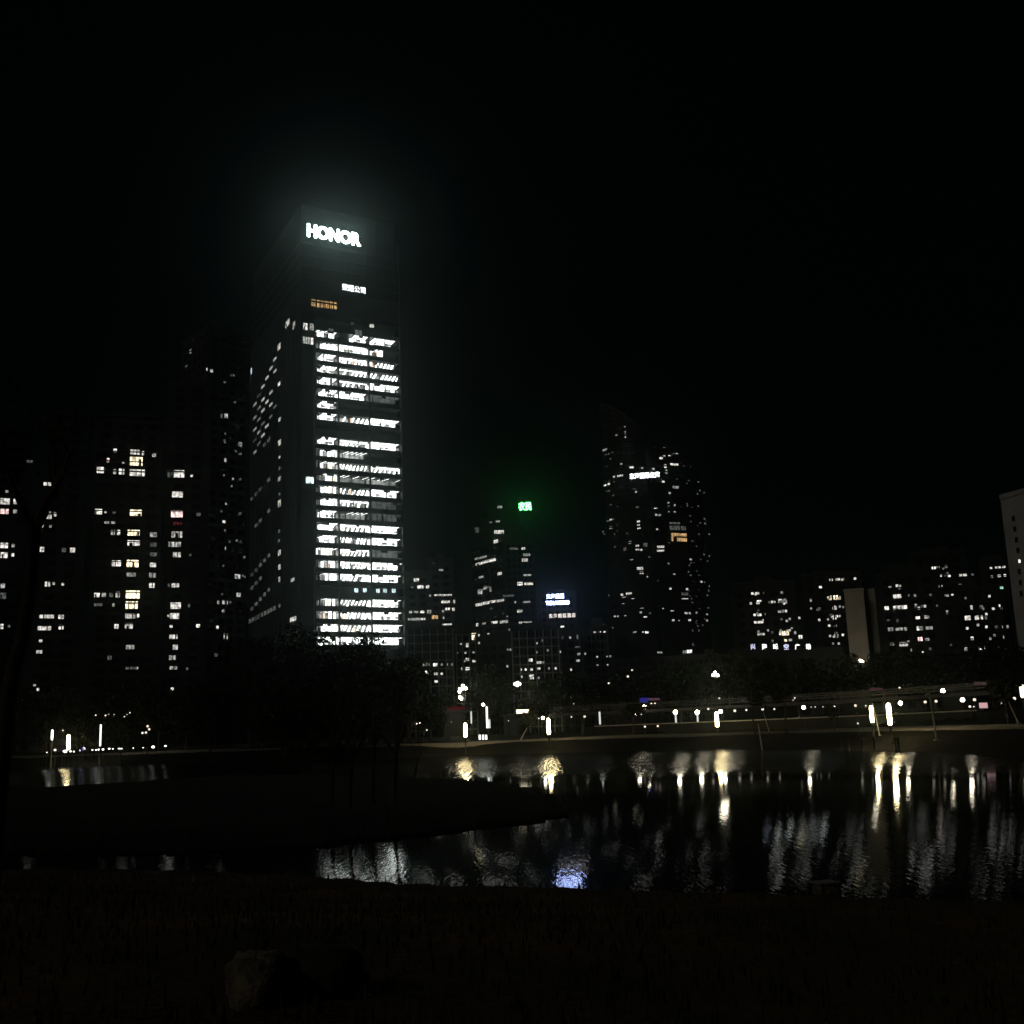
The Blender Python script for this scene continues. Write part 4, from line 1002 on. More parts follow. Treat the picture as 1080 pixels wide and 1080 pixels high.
# low hall with the spaced rooftop characters
nroot, (nf,) = simple_building('low_hall', 'long low hall carrying six spaced white characters on its roof edge', [gp(772, 692, 268), gp(890, 692, 270)],
    topz(830, 688.5, 268), facade_dark, 3.4, 4, 16, roof_boxes=0, dwin=False)
ns = thing('roof_edge_sign', tuple(nf.pt(nf.hit(790, 690)[0], nf.hit(790, 688)[1])), 'six widely spaced white Chinese characters on the low hall roof edge', 'sign')
nl_w, nl_b = glow('letter_hall', (0.97, 1, 1), 3.2), glow('letter_hall_blue', (0.72, 0.76, 1.0), 1.4)
for ch, x in zip('兴海城空广场', (267, 326, 384, 440, 497, 554)):
    t, z = nf.hit(740+x*.2036-2.6, 685.3); t2, _ = nf.hit(740+x*.2036+2.6, 685.3); zt = nf.hit(740+x*.2036, 679.2)[1]
    text_mesh('letter', ch, nf, t, z, zt-z, t2-t, nl_b if ch in '兴空' else nl_w, ns, out=0.1, extrude=0.15, bold=0.02)
b = MB()
ta, za = nf.hit(789, 686.6); tb, _ = nf.hit(858, 686.6)
b.obox(nf.pt(ta, za-0.1, -0.15), nf.u*(tb-ta), nf.n*0.2, Vector((0, 0, 0.25)))
for i in range(9): b.obox(nf.pt(ta+(tb-ta)*i/8-0.05, za-2.5, -0.2), nf.u*0.1, -nf.n*0.1, Vector((0, 0, 3.6)))
b.build('sign_frame', dark_metal, ns)

# ------------------------------------------------------------------ trees
bark = mat('bark', (0.085, 0.065, 0.045), 0.9, noise=0.35, nscale=6, bump=0.6)
def leaf_mat(name, c):
    mt = mat(name, c, 0.75, noise=0.45, nscale=0.7, spec=0.2)
    return mt
leaf_a, leaf_b, leaf_c = leaf_mat('leaf_dark', (0.022, 0.034, 0.013)), leaf_mat('leaf_mid', (0.032, 0.045, 0.017)), leaf_mat('leaf_painted_lit', (0.09, 0.10, 0.045))  # the palest copy stands in for lamplight on leaves

def limb(b, p, d, length, r, depth, tips, r_, droop=0.0, seg=4):
    """a tapering limb that forks; its ends are collected for foliage"""
    path, rad = [p.copy()], [r]
    for i in range(seg):
        d = (d + Vector((r_.gauss(0, .12), r_.gauss(0, .12), r_.gauss(0.03-droop, .07)))).normalized()
        p = p + d*length/seg
        path.append(p.copy()); rad.append(r*(1-0.55*(i+1)/seg))
    b.tube(path, rad, 6 if r > 0.06 else 4, cap=False)
    if depth == 0:
        tips.append(p); tips.append(path[len(path)//2]); return
    for k in range(r_.choice((2, 3, 3))):
        an = r_.uniform(0, 2*math.pi)
        side = Vector((math.cos(an), math.sin(an), r_.uniform(-0.1, 0.5)))
        q = path[-1] if k < 2 else path[-2]
        limb(b, q.copy(), (d*0.8+side*0.75).normalized(), length*r_.uniform(0.58, 0.8), rad[-1]*0.8, depth-1, tips, r_, droop, 3)
    tips.append(path[-1])

def make_tree(name, loc, h, wdt, seed, label, group=None, leaves=1900, leaf=0.34, lm=None, trunk_frac=0.32, sparse=False, cat='tree', rtrunk=None):
    r_ = random.Random(seed)
    root = thing(name, loc, label, cat, group)
    o = Vector(loc)
    tb = MB(); tips = []
    r0 = rtrunk or 0.022*h
    th = h*trunk_frac
    path = [o+Vector((0, 0, -0.4))]; rad = [r0*1.35]
    lean = Vector((r_.uniform(-.06, .06), r_.uniform(-.06, .06), 0))
    for i in range(5):
        path.append(o+lean*h*(i/4)*0.6+Vector((r_.gauss(0, .02)*h*0.3, r_.gauss(0, .02)*h*0.3, th*(i+0.15)/4))); rad.append(r0*(1-0.08*i))
    tb.tube(path, rad, 8)
    top = path[-1]
    n = 5 if not sparse else 4
    for k in range(n):
        an = 2*math.pi*k/n+r_.uniform(-.4, .4)
        d = Vector((math.cos(an)*wdt/h*0.9, math.sin(an)*wdt/h*0.9, r_.uniform(0.5, 0.9))).normalized()
        limb(tb, top.copy(), d, h*0.30, r0*0.55, 2, tips, r_)
    limb(tb, top.copy(), Vector((0, 0, 1)), h*0.34, r0*0.65, 2, tips, r_)
    trunk = tb.build('trunk', bark, root)
    # crown envelope: several unequal leaf masses round the limb ends
    cz = o.z+th*0.85+(h-th*0.85)*0.5
    blobs = []
    for k in range(13 if not sparse else 8):
        u = r_.uniform(0, 2*math.pi); vv = r_.uniform(-0.75, 0.95); ra = r_.uniform(0.45, 0.95)
        hr_ = math.sqrt(max(0.05, 1-vv*vv))
        c = Vector((o.x+math.cos(u)*hr_*wdt*0.36*ra, o.y+math.sin(u)*hr_*wdt*0.36*ra, cz+vv*(h-th*0.85)*0.40))
        blobs.append((c, wdt*r_.uniform(0.13, 0.24)))
    blobs.append((Vector((o.x, o.y, cz)), wdt*0.28))
    for t in tips[::3]: blobs.append((t, wdt*r_.uniform(0.05, 0.11)))
    tot = sum(rb**2 for _, rb in blobs)
    mats = [lm or leaf_a, leaf_b]
    cb = MB()
    for c, rb in blobs:
        for _ in range(int(leaves*rb**2/tot)):
            d = Vector((r_.gauss(0, 1), r_.gauss(0, 1), r_.gauss(0, 1))).normalized()
            p = c+d*rb*(r_.random()**0.4)*Vector((1, 1, 0.8)).length/1.6
            if p.z > o.z+h: p.z = o.z+h-r_.random()*0.8
            if p.z < o.z+th*0.55: p.z += h*0.1
            a = Vector((r_.gauss(0, 1), r_.gauss(0, 1), r_.gauss(0, 1))).normalized()
            e = a.cross(Vector((r_.gauss(0, 1), r_.gauss(0, 1), r_.gauss(0, 1)))).normalized()
            s_ = leaf*r_.uniform(0.6, 1.5)
            i = len(cb.v)
            cb.v += [tuple(p-a*s_), tuple(p+e*s_*0.45), tuple(p+a*s_), tuple(p-e*s_*0.45)]
            cb.f.append((i, i+1, i+2, i+3)); cb.mi.append(0 if r_.random() < 0.7 else 1); cb.smooth.append(False)
    cb.build('crown', mats, root)
    return root

def place(px, py_top, D):
    """stand a thing on the ground under a line of sight: ground point and the height that reaches the given sight line"""
    p = at(px, 770, D)
    for _ in range(3):
        z = ground_z(p.x, p.y); top = at(px, py_top, D).z
        b_ = at(px, 780-(px-540)*0.037, D)
    return Vector((b_.x, D, ground_z(b_.x, D))), top-ground_z(b_.x, D)

big = [(222, 712, 205, 78, 'dark broad tree at the left end of the big tree mass'), (268, 672, 215, 92, 'tall dark tree rising below the shaded side of the tallest tower'),
       (322, 658, 225, 112, 'tallest dark broad tree in front of the tallest tower'), (385, 664, 222, 98, 'dark broad tree covering the lowest lit floors of the tallest tower'),
       (430, 694, 205, 66, 'dark lower tree at the right end of the big tree mass'), (300, 712, 190, 120, 'wide dark tree standing in front of the tall ones by the water'),
       (365, 715, 190, 110, 'wide low dark tree in front of the tall trees, right of centre of the mass')]
for i, (px, pt, D, wpx, lab) in enumerate(big):
    loc, h = place(px, pt, D)
    make_tree('park_tree', loc, h, wpx*D/F*1.12, 100+i, lab, 'big trees on the left of the lake', leaves=5200, leaf=0.42, trunk_frac=0.16)
protos = []
row = [(12, 716, 238, 60), (52, 724, 246, 55), (92, 722, 240, 52), (131, 722, 236, 56), (168, 716, 230, 52), (196, 727, 222, 50)]
for i, (px, pt, D, wpx) in enumerate(row):
    loc, h = place(px, pt, D); w_ = wpx*D/F*1.15
    make_tree('park_tree', loc, h, w_, 200+i, ['dark tree at the left edge behind the shore lamps', 'dark tree behind the forked young tree', 'dark tree behind the thin glowing post on the left', 'dark tree behind the lit shrub',
        'dark tree beneath the narrow tower with the straight window column', 'low dark tree between the narrow tower and the big tree mass'][i], 'trees along the left shore', leaves=2200, leaf=0.42, trunk_frac=0.2)
row2 = [(455, 728, 205, 34, 'low dark tree right beside the big tree mass'), (516, 701, 250, 52, 'dark round tree hiding the foot of the reddish apartment block'), (478, 742, 240, 30, 'small dark tree behind the five-globe street lamp'),
        (576, 716, 235, 44, 'dark tree right of the two-globe street lamp'), (608, 709, 240, 56, 'dark tree beneath the greyish apartment block'), (650, 711, 246, 58, 'dark tree beneath the left foot of the twin tower'),
        (694, 699, 250, 60, 'dark tree beneath the middle of the twin tower'), (733, 696, 250, 50, 'dark tree beneath the right foot of the twin tower'), (775, 683, 256, 56, 'pale leafed tree top left of the spaced rooftop characters'),
        (815, 694, 246, 54, 'dark tree under the middle of the spaced rooftop characters'), (856, 695, 246, 56, 'dark tree under the last of the spaced rooftop characters'), (893, 690, 240, 50, 'dark tree whose top crosses the cream slab'),
        (932, 688, 236, 58, 'dark tree under the wide lit rooms right of the cream slab'), (974, 689, 232, 60, 'dark tree behind the slanting white lamp pole'), (1012, 689, 226, 58, 'dark tree beneath the paired lit windows'),
        (1050, 676, 200, 54, 'dark tree beside the foot of the grey end wall'), (1090, 672, 190, 60, 'dark tree cut by the right edge')]
for i, (px, pt, D, wpx, lab) in enumerate(row2):
    loc, h = place(px, pt, D)
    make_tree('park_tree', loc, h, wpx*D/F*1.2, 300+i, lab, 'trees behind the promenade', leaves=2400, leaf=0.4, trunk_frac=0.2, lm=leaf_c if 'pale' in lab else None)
# slender trees on the lawn near the lamps
thin = [(796, 706, 150, 22, 'slender dark tree left of the slanting prop by the path'), (829, 702, 148, 24, 'slender dark tree between two globe lamps on the right promenade'),
        (668, 742, 182, 16, 'slender young tree beside the blue glowing shop fascia'), (1063, 716, 118, 26, 'slender dark tree right of the pinkish shop light')]
for i, (px, pt, D, wpx, lab) in enumerate(thin):
    loc, h = place(px, pt, D)
    make_tree('young_tree', loc, h, wpx*D/F*1.5, 400+i, lab, 'slender trees on the lawn', leaves=700, leaf=0.26, trunk_frac=0.45, sparse=True, rtrunk=0.12)
# foliage beside the lamps, its leaves also painted paler for their light
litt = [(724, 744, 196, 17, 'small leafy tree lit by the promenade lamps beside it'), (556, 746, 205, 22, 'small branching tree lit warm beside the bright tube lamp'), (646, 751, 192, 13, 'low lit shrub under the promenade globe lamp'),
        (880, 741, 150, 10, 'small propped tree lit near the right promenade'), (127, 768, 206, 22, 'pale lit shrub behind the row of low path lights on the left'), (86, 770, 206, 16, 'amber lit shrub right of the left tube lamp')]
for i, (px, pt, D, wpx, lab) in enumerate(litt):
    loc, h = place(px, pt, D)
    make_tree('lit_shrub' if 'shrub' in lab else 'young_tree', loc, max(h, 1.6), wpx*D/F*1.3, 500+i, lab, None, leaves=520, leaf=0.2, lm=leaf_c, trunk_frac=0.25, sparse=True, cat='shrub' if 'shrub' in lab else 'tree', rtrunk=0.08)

def bare_tree(name, loc, label, h, seed, lean=(0, 0), r0=0.12, fork=3, depth=3, path=None):
    r_ = random.Random(seed); root = thing(name, loc, label, 'tree'); o = Vector(loc); tips = []
    b = MB()
    if path is None:
        path = [o+Vector((0, 0, -0.3)), o+Vector((lean[0]*.3, lean[1]*.3, h*.12)), o+Vector((lean[0], lean[1], h*.3))]
    b.tube(path, [r0*(1.15-0.5*i/(len(path)-1)) for i in range(len(path))], 9)
    tr = b.build('trunk', bark, root)
    lb = MB()
    for k in range(fork):
        an = 2*math.pi*k/fork+r_.uniform(-.4, .4)
        d = Vector((math.cos(an)*0.5, math.sin(an)*0.5, 1)).normalized()
        limb(lb, Vector(path[-1]), d, h*0.3, r0*0.5, depth, tips, r_)
    lb.build('branches', bark, root)
    cb = MB()
    for t in tips:
        for _ in range(3):
            p = t+Vector((r_.gauss(0, .18), r_.gauss(0, .18), r_.gauss(0, .15)))
            a = Vector((r_.gauss(0, 1), r_.gauss(0, 1), r_.gauss(0, 1))).normalized(); e_ = a.orthogonal().normalized()
            s_ = 0.06
            i = len(cb.v); cb.v += [tuple(p-a*s_), tuple(p+e_*s_*.4), tuple(p+a*s_), tuple(p-e_*s_*.4)]
            cb.f.append((i, i+1, i+2, i+3)); cb.mi.append(0); cb.smooth.append(False)
    cb.build('crown', leaf_a, root)
    return root
# near tree on the left, its trunk bending to the right
D = 19.5
pts = [at(x, y, D) for x, y in ((-10, 940), (-6, 880), (1, 812), (7, 750), (14, 706), (24, 672), (33, 610), (37, 560))]
gz = ground_z(pts[0].x, D); pts[0].z = gz-0.3
bare_tree('bare_tree', (pts[0].x, D, gz), 'near bare-branched tree leaning in along the left edge', 5.0, 31, r0=0.15, fork=3, depth=2, path=pts)
for px, py0, D, h, sd, lab in ((57, 797, 205, 9.0, 5, 'young forked tree beside the left tube lamp'), (395, 817, 91, 4.8, 8, 'small bare tree on the low tongue of land, dark against the lit water'), (436, 818, 90, 3.6, 12, 'thin bare sapling at the middle of the low tongue of land'),
                              (318, 818, 92, 4.2, 15, 'small bare tree on the tongue of land below the big tree mass')):
    p = atz(px, py0, 0.3) if D < 100 else at(px, py0, D)
    bare_tree('bare_tree', (p.x, p.y, ground_z(p.x, p.y)), lab, h, sd, r0=0.09, lean=(0.3, 0), fork=3, depth=2)
for px, py0, h, sd, lab in ((349, 848, 7.6, 41, 'leftmost of the four bare saplings grouped on the tongue of land'), (368, 853, 6.6, 42, 'second of the four bare saplings grouped on the tongue of land'),
                           (392, 846, 7.9, 43, 'third of the four bare saplings grouped on the tongue of land'), (415, 850, 6.4, 44, 'rightmost of the four bare saplings grouped on the tongue of land')):
    p = atz(px, py0, 0.3)
    bare_tree('bare_tree', (p.x, p.y, ground_z(p.x, p.y)), lab, h, sd, r0=0.10, lean=(0.15, 0), fork=4, depth=2)
p = atz(353, 818, 0.3)
make_tree('waterside_bush', (p.x, p.y, ground_z(p.x, p.y)), 2.6, 2.0, 77, 'dark upright bush on the tongue of land, blocking the lit water', None, leaves=900, leaf=0.16, trunk_frac=0.1, cat='bush', rtrunk=0.06)

# reeds and grass along the near edges of land and water
gr = MB(); rg = random.Random(3)
def blade(x, y, z, h):
    an = rg.uniform(0, math.pi); w_ = rg.uniform(0.012, 0.03); lx, ly = rg.gauss(0, .16)*h, rg.gauss(0, .16)*h
    gr.tri((x-math.cos(an)*w_, y-math.sin(an)*w_, z-0.05), (x+math.cos(an)*w_, y+math.sin(an)*w_, z-0.05), (x+lx, y+ly, z+h))
cand = []
for _ in range(9000):
    x, y = rg.uniform(-45, 16), rg.uniform(14, 95); cand.append((x, y))
for _ in range(9000):
    y = rg.uniform(5, 27); x = rg.uniform(-0.55, 0.55)*y; cand.append((x, y))
P_ = np.array(cand); dz = terrain(P_); ps = sdf(pen, P_); ls = sdf(lake, P_)
for (x, y), z, a, c in zip(cand, dz, ps, ls):
    if z < 0.04: continue
    if a < 0 and a > -3.5 and rg.random() < 0.8: blade(x, y, z, rg.uniform(0.15, 0.6))
    elif c > 0 and y < 28: blade(x, y, z, rg.uniform(0.04, 0.16))
g_o = gr.build('grass', mat('grass_blade', (0.07, 0.075, 0.03), 0.85, spec=0.2)); g_o['kind'] = 'stuff'

# ------------------------------------------------------------------ promenade wall, walkway, fascia
terr = shore_curve(22.0, 2.0)
def px_of(v):
    d = v-CAM
    return 540+F*d.dot(RIGHT)/d.dot(FW)
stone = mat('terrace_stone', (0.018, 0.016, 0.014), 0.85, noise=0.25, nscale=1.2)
wall_pts = [v for v in terr if 622 < px_of(v) < 1030]
coping_z = max(ground_z(v.x+0.02*v.x, v.y+2.5) for v in wall_pts[3:-3])+0.12
wr_ = thing('terrace_wall', tuple(wall_pts[0].xy)+(1.5,), 'long low stone terrace wall with a pale coping along the right promenade', 'wall')
b, c_ = MB(), MB()
for a, d in zip(wall_pts[:-1], wall_pts[1:]):
    t = (d-a); t.z = 0; nn = Vector((-t.y, t.x, 0)).normalized()
    A = Vector((a.x, a.y, 0.8))
    b.obox(A, t, nn*0.5, Vector((0, 0, coping_z-0.8)))
    c_.obox(Vector((a.x, a.y, coping_z+0.002))-nn*0.10, t, nn*0.75, Vector((0, 0, 0.14)))
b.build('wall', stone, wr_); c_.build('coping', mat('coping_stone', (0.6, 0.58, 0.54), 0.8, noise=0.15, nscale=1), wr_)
# elevated covered walkway behind the terrace
walk = [v for v in shore_curve(33.0, 3.0) if 560 < px_of(v) < 1062]
zk = at(760, 744.5, 0.1+np.interp(760, [px_of(v) for v in walk], [v.y for v in walk])).z
wk = thing('elevated_walkway', tuple(walk[0].xy)+(3.5,), 'long dark elevated walkway with railings crossing behind the promenade lamps', 'footbridge')
dk, rl, cl, rfb = MB(), MB(), MB(), MB()
conc = mat('walkway_concrete', (0.045, 0.045, 0.045), 0.8, noise=0.2, nscale=0.6)
for i, (a, d) in enumerate(zip(walk[:-1], walk[1:])):
    t = d-a; nn = Vector((-t.y, t.x, 0)).normalized()
    dk.obox(Vector((a.x, a.y, zk-0.5)), t, nn*3.0, Vector((0, 0, 0.5)))
    for o_ in (0.08, 2.86):
        for hz in (0.45, 0.8, 1.1):
            rl.obox(Vector((a.x, a.y, zk+hz))+nn*o_, t, nn*0.06, Vector((0, 0, 0.06)))
        rl.obox(Vector((a.x, a.y, zk+0.003))+nn*(o_+0.005), t.normalized()*0.06, nn*0.05, Vector((0, 0, 1.1)))
    if i % 4 == 1:
        g0 = ground_z(a.x, a.y)-0.3
        cl = MB(); cl.tube([(a.x+nn.x*1.5, a.y+nn.y*1.5, g0), (a.x+nn.x*1.5, a.y+nn.y*1.5, zk-0.501)], 0.28, 10)
        cl.build('column', conc, wk)
dk.build('deck', conc, wk); rl.build('railing', mat('railing_steel', (0.10, 0.10, 0.10), 0.4, metal=0.6), wk)

def fascia(label, px0, px1, py, D, h, m_, name='shop_pavilion', dep=7, hgt=None):
    """a small flat roofed pavilion whose roof edge glows"""
    f = Facade(gp(px0, py, D), gp(px1, py, D+2))
    z1 = f.hit((px0+px1)/2, py)[1]
    g0 = ground_z(*f.pt(f.L/2, 0, -2).xy)
    r = thing(name, (*f.pt(f.L/2, 0).xy, g0), label, 'pavilion')
    b = MB(); b.prism(footprint([f.pt(0, 0).xy[:], f.pt(f.L, 0).xy[:]], dep), g0-1, z1-h/2-0.4)
    b.build('wall', mat('pavilion_wall', (0.02, 0.02, 0.02), 0.7), r)
    b = MB(); b.obox(f.pt(-0.4, z1-h/2-0.39, 0.5), f.u*(f.L+0.8), -f.n*(dep+1), Vector((0, 0, 0.3))); b.build('roof', conc, r)
    b = MB(); b.obox(f.pt(0, z1-h/2, 0.2), f.u*f.L, -f.n*0.3, Vector((0, 0, h))); b.build('light_band', m_, r)
    return r, f
red_band = glow('band_red', (1.0, 0.06, 0.10), 0.045); blue_band = glow('band_blue', (0.10, 0.10, 1.0), 0.15)
fascia('low pavilion with a dim red glowing roof edge below the five-globe lamp', 468, 490, 747, 232, 0.6, red_band)
fascia('low pavilion with a blue glowing roof edge left of centre promenade', 675.5, 683, 738.6, 228, 1.0, blue_band)
fascia('low pavilion with a faint violet roof edge right beside the blue one', 684, 695, 737.4, 230, 0.45, glow('band_violet', (0.8, 0.4, 0.6), 0.09))
fascia('low pavilion with a pinkish roof edge behind the pair of bright tube lamps', 918, 930, 727, 205, 0.45, glow('band_pink', (1.0, 0.35, 0.45), 0.05))
fascia('low pavilion with a faint reddish roof edge on the far right', 1028, 1044, 720.8, 190, 0.5, glow('band_rose', (1.0, 0.55, 0.6), 0.07))
fascia('low kiosk with a pinkish lit panel between the right globe lamps', 1033.5, 1040, 744, 150, 0.7, glow('panel_pink', (1.0, 0.6, 0.62), 0.6), name='kiosk', dep=3)
fascia('low kiosk with a warm white lit canopy behind the lit branching tree', 545, 557, 750.5, 222, 0.7, glow('canopy_warm', (1.0, 0.84, 0.62), 4.0, sample=True), name='kiosk', dep=4)
# white lit drums of a seat group on the lawn
for i, (x, lab) in enumerate(((505.8, 'leftmost of three small white glowing drums on the lawn'), (509.3, 'middle one of three small white glowing drums on the lawn'), (512.5, 'rightmost of three small white glowing drums on the lawn'))):
    p = at(x, 769.6, 196); g0 = ground_z(p.x, p.y)
    b = MB(); b.lathe((p.x, p.y, g0), [(0.15, 0), (0.17, 0.1), (0.16, 0.75), (0.12, 0.8), (0.0, 0.81)], 12)
    o = b.build('glowing_drum', glow('drum_white', (1, 1, 0.95), 2.4, sample=True)); tag(o, lab, 'light drum', 'three glowing drums')

# ------------------------------------------------------------------ lamps
TUBE = glow('lamp_tube', (1.0, 0.77, 0.40), 40.0, sample=True)
GLOBE = glow('lamp_globe', (1.0, 0.86, 0.64), 36.0, sample=True)
GLOBE_M = glow('lamp_globe_mild', (1.0, 0.88, 0.70), 1.25, sample=True)
GLOBE_D = glow('lamp_globe_soft', (1.0, 0.95, 0.9), 0.8, sample=True)
GLOBE_P = glow('lamp_globe_pink', (1.0, 0.80, 0.76), 6.0, sample=True)
POST = glow('lamp_post_glow', (0.95, 1.0, 0.93), 1.8, sample=True)
POST_D = glow('lamp_post_faint', (0.95, 1.0, 0.93), 0.7, sample=True)
post_m = mat('lamp_post_paint', (0.05, 0.05, 0.05), 0.45, metal=0.4)
def stand(px, py, D):
    p = at(px, py, D); return p, ground_z(p.x, p.y)
def tube_lamp(px, y0, y1, D, label, r=0.25, lit=TUBE):
    pm = at(px, (y0+y1)/2, D); g0 = ground_z(pm.x, D)
    zt, zb = at(px, y0, D).z, at(px, y1, D).z
    zb = max(zb, g0+0.35)
    root = thing('tube_lamp', (pm.x, D, g0), label, 'lamp', 'glowing tube lamps along the shore')
    b = MB(); b.lathe((pm.x, D, 0), [(0.20, g0-0.2), (0.20, g0+0.12), (0.12, g0+0.14), (0.12, zb-0.08), (r*0.8, zb-0.06), (r*0.8, zb-0.004)], 14)
    b.build('post', post_m, root)
    b = MB(); b.lathe((pm.x, D, 0), [(0.0, zb), (r*0.7, zb+0.002), (r*0.95, zb+0.12), (r, zb+0.3), (r, zt-0.35), (r*0.88, zt-0.15), (r*0.5, zt-0.03), (0, zt)], 16)
    b.build('lamp_shade', lit, root)
    b = MB(); b.lathe((pm.x, D, 0), [(0.03, zt-0.01), (0.06, zt+0.05), (0, zt+0.1)], 8); b.build('cap', post_m, root)
tube_lamp(490.8, 762.5, 777.5, 178, 'glowing tube lamp below the five-globe street lamp', 0.25)
tube_lamp(578.6, 757.5, 774.5, 172, 'glowing tube lamp below the pale low apartments, second from left on the centre shore', 0.25)
tube_lamp(756, 751, 766.5, 170, 'glowing tube lamp at the middle of the terrace wall', 0.25)
tube_lamp(919.3, 744, 762, 124, 'slimmer left one of the two brightest tube lamps on the right', 0.18)
tube_lamp(937.8, 741.5, 764.5, 119, 'taller right one of the two brightest tube lamps on the right', 0.22)
tube_lamp(72.2, 775, 790.5, 207, 'glowing tube lamp on the left shore beside the forked young tree', 0.29)
tube_lamp(55, 769.5, 780.5, 209, 'short pale tube lamp behind the forked young tree', 0.17, glow('lamp_tube_pale', (1, 0.97, 0.86), 5.0, sample=True))
tube_lamp(1078.5, 722, 736, 142, 'pale tube lamp cut by the right edge of the picture', 0.32, glow('lamp_tube_cream', (1, 0.96, 0.78), 2.0, sample=True))

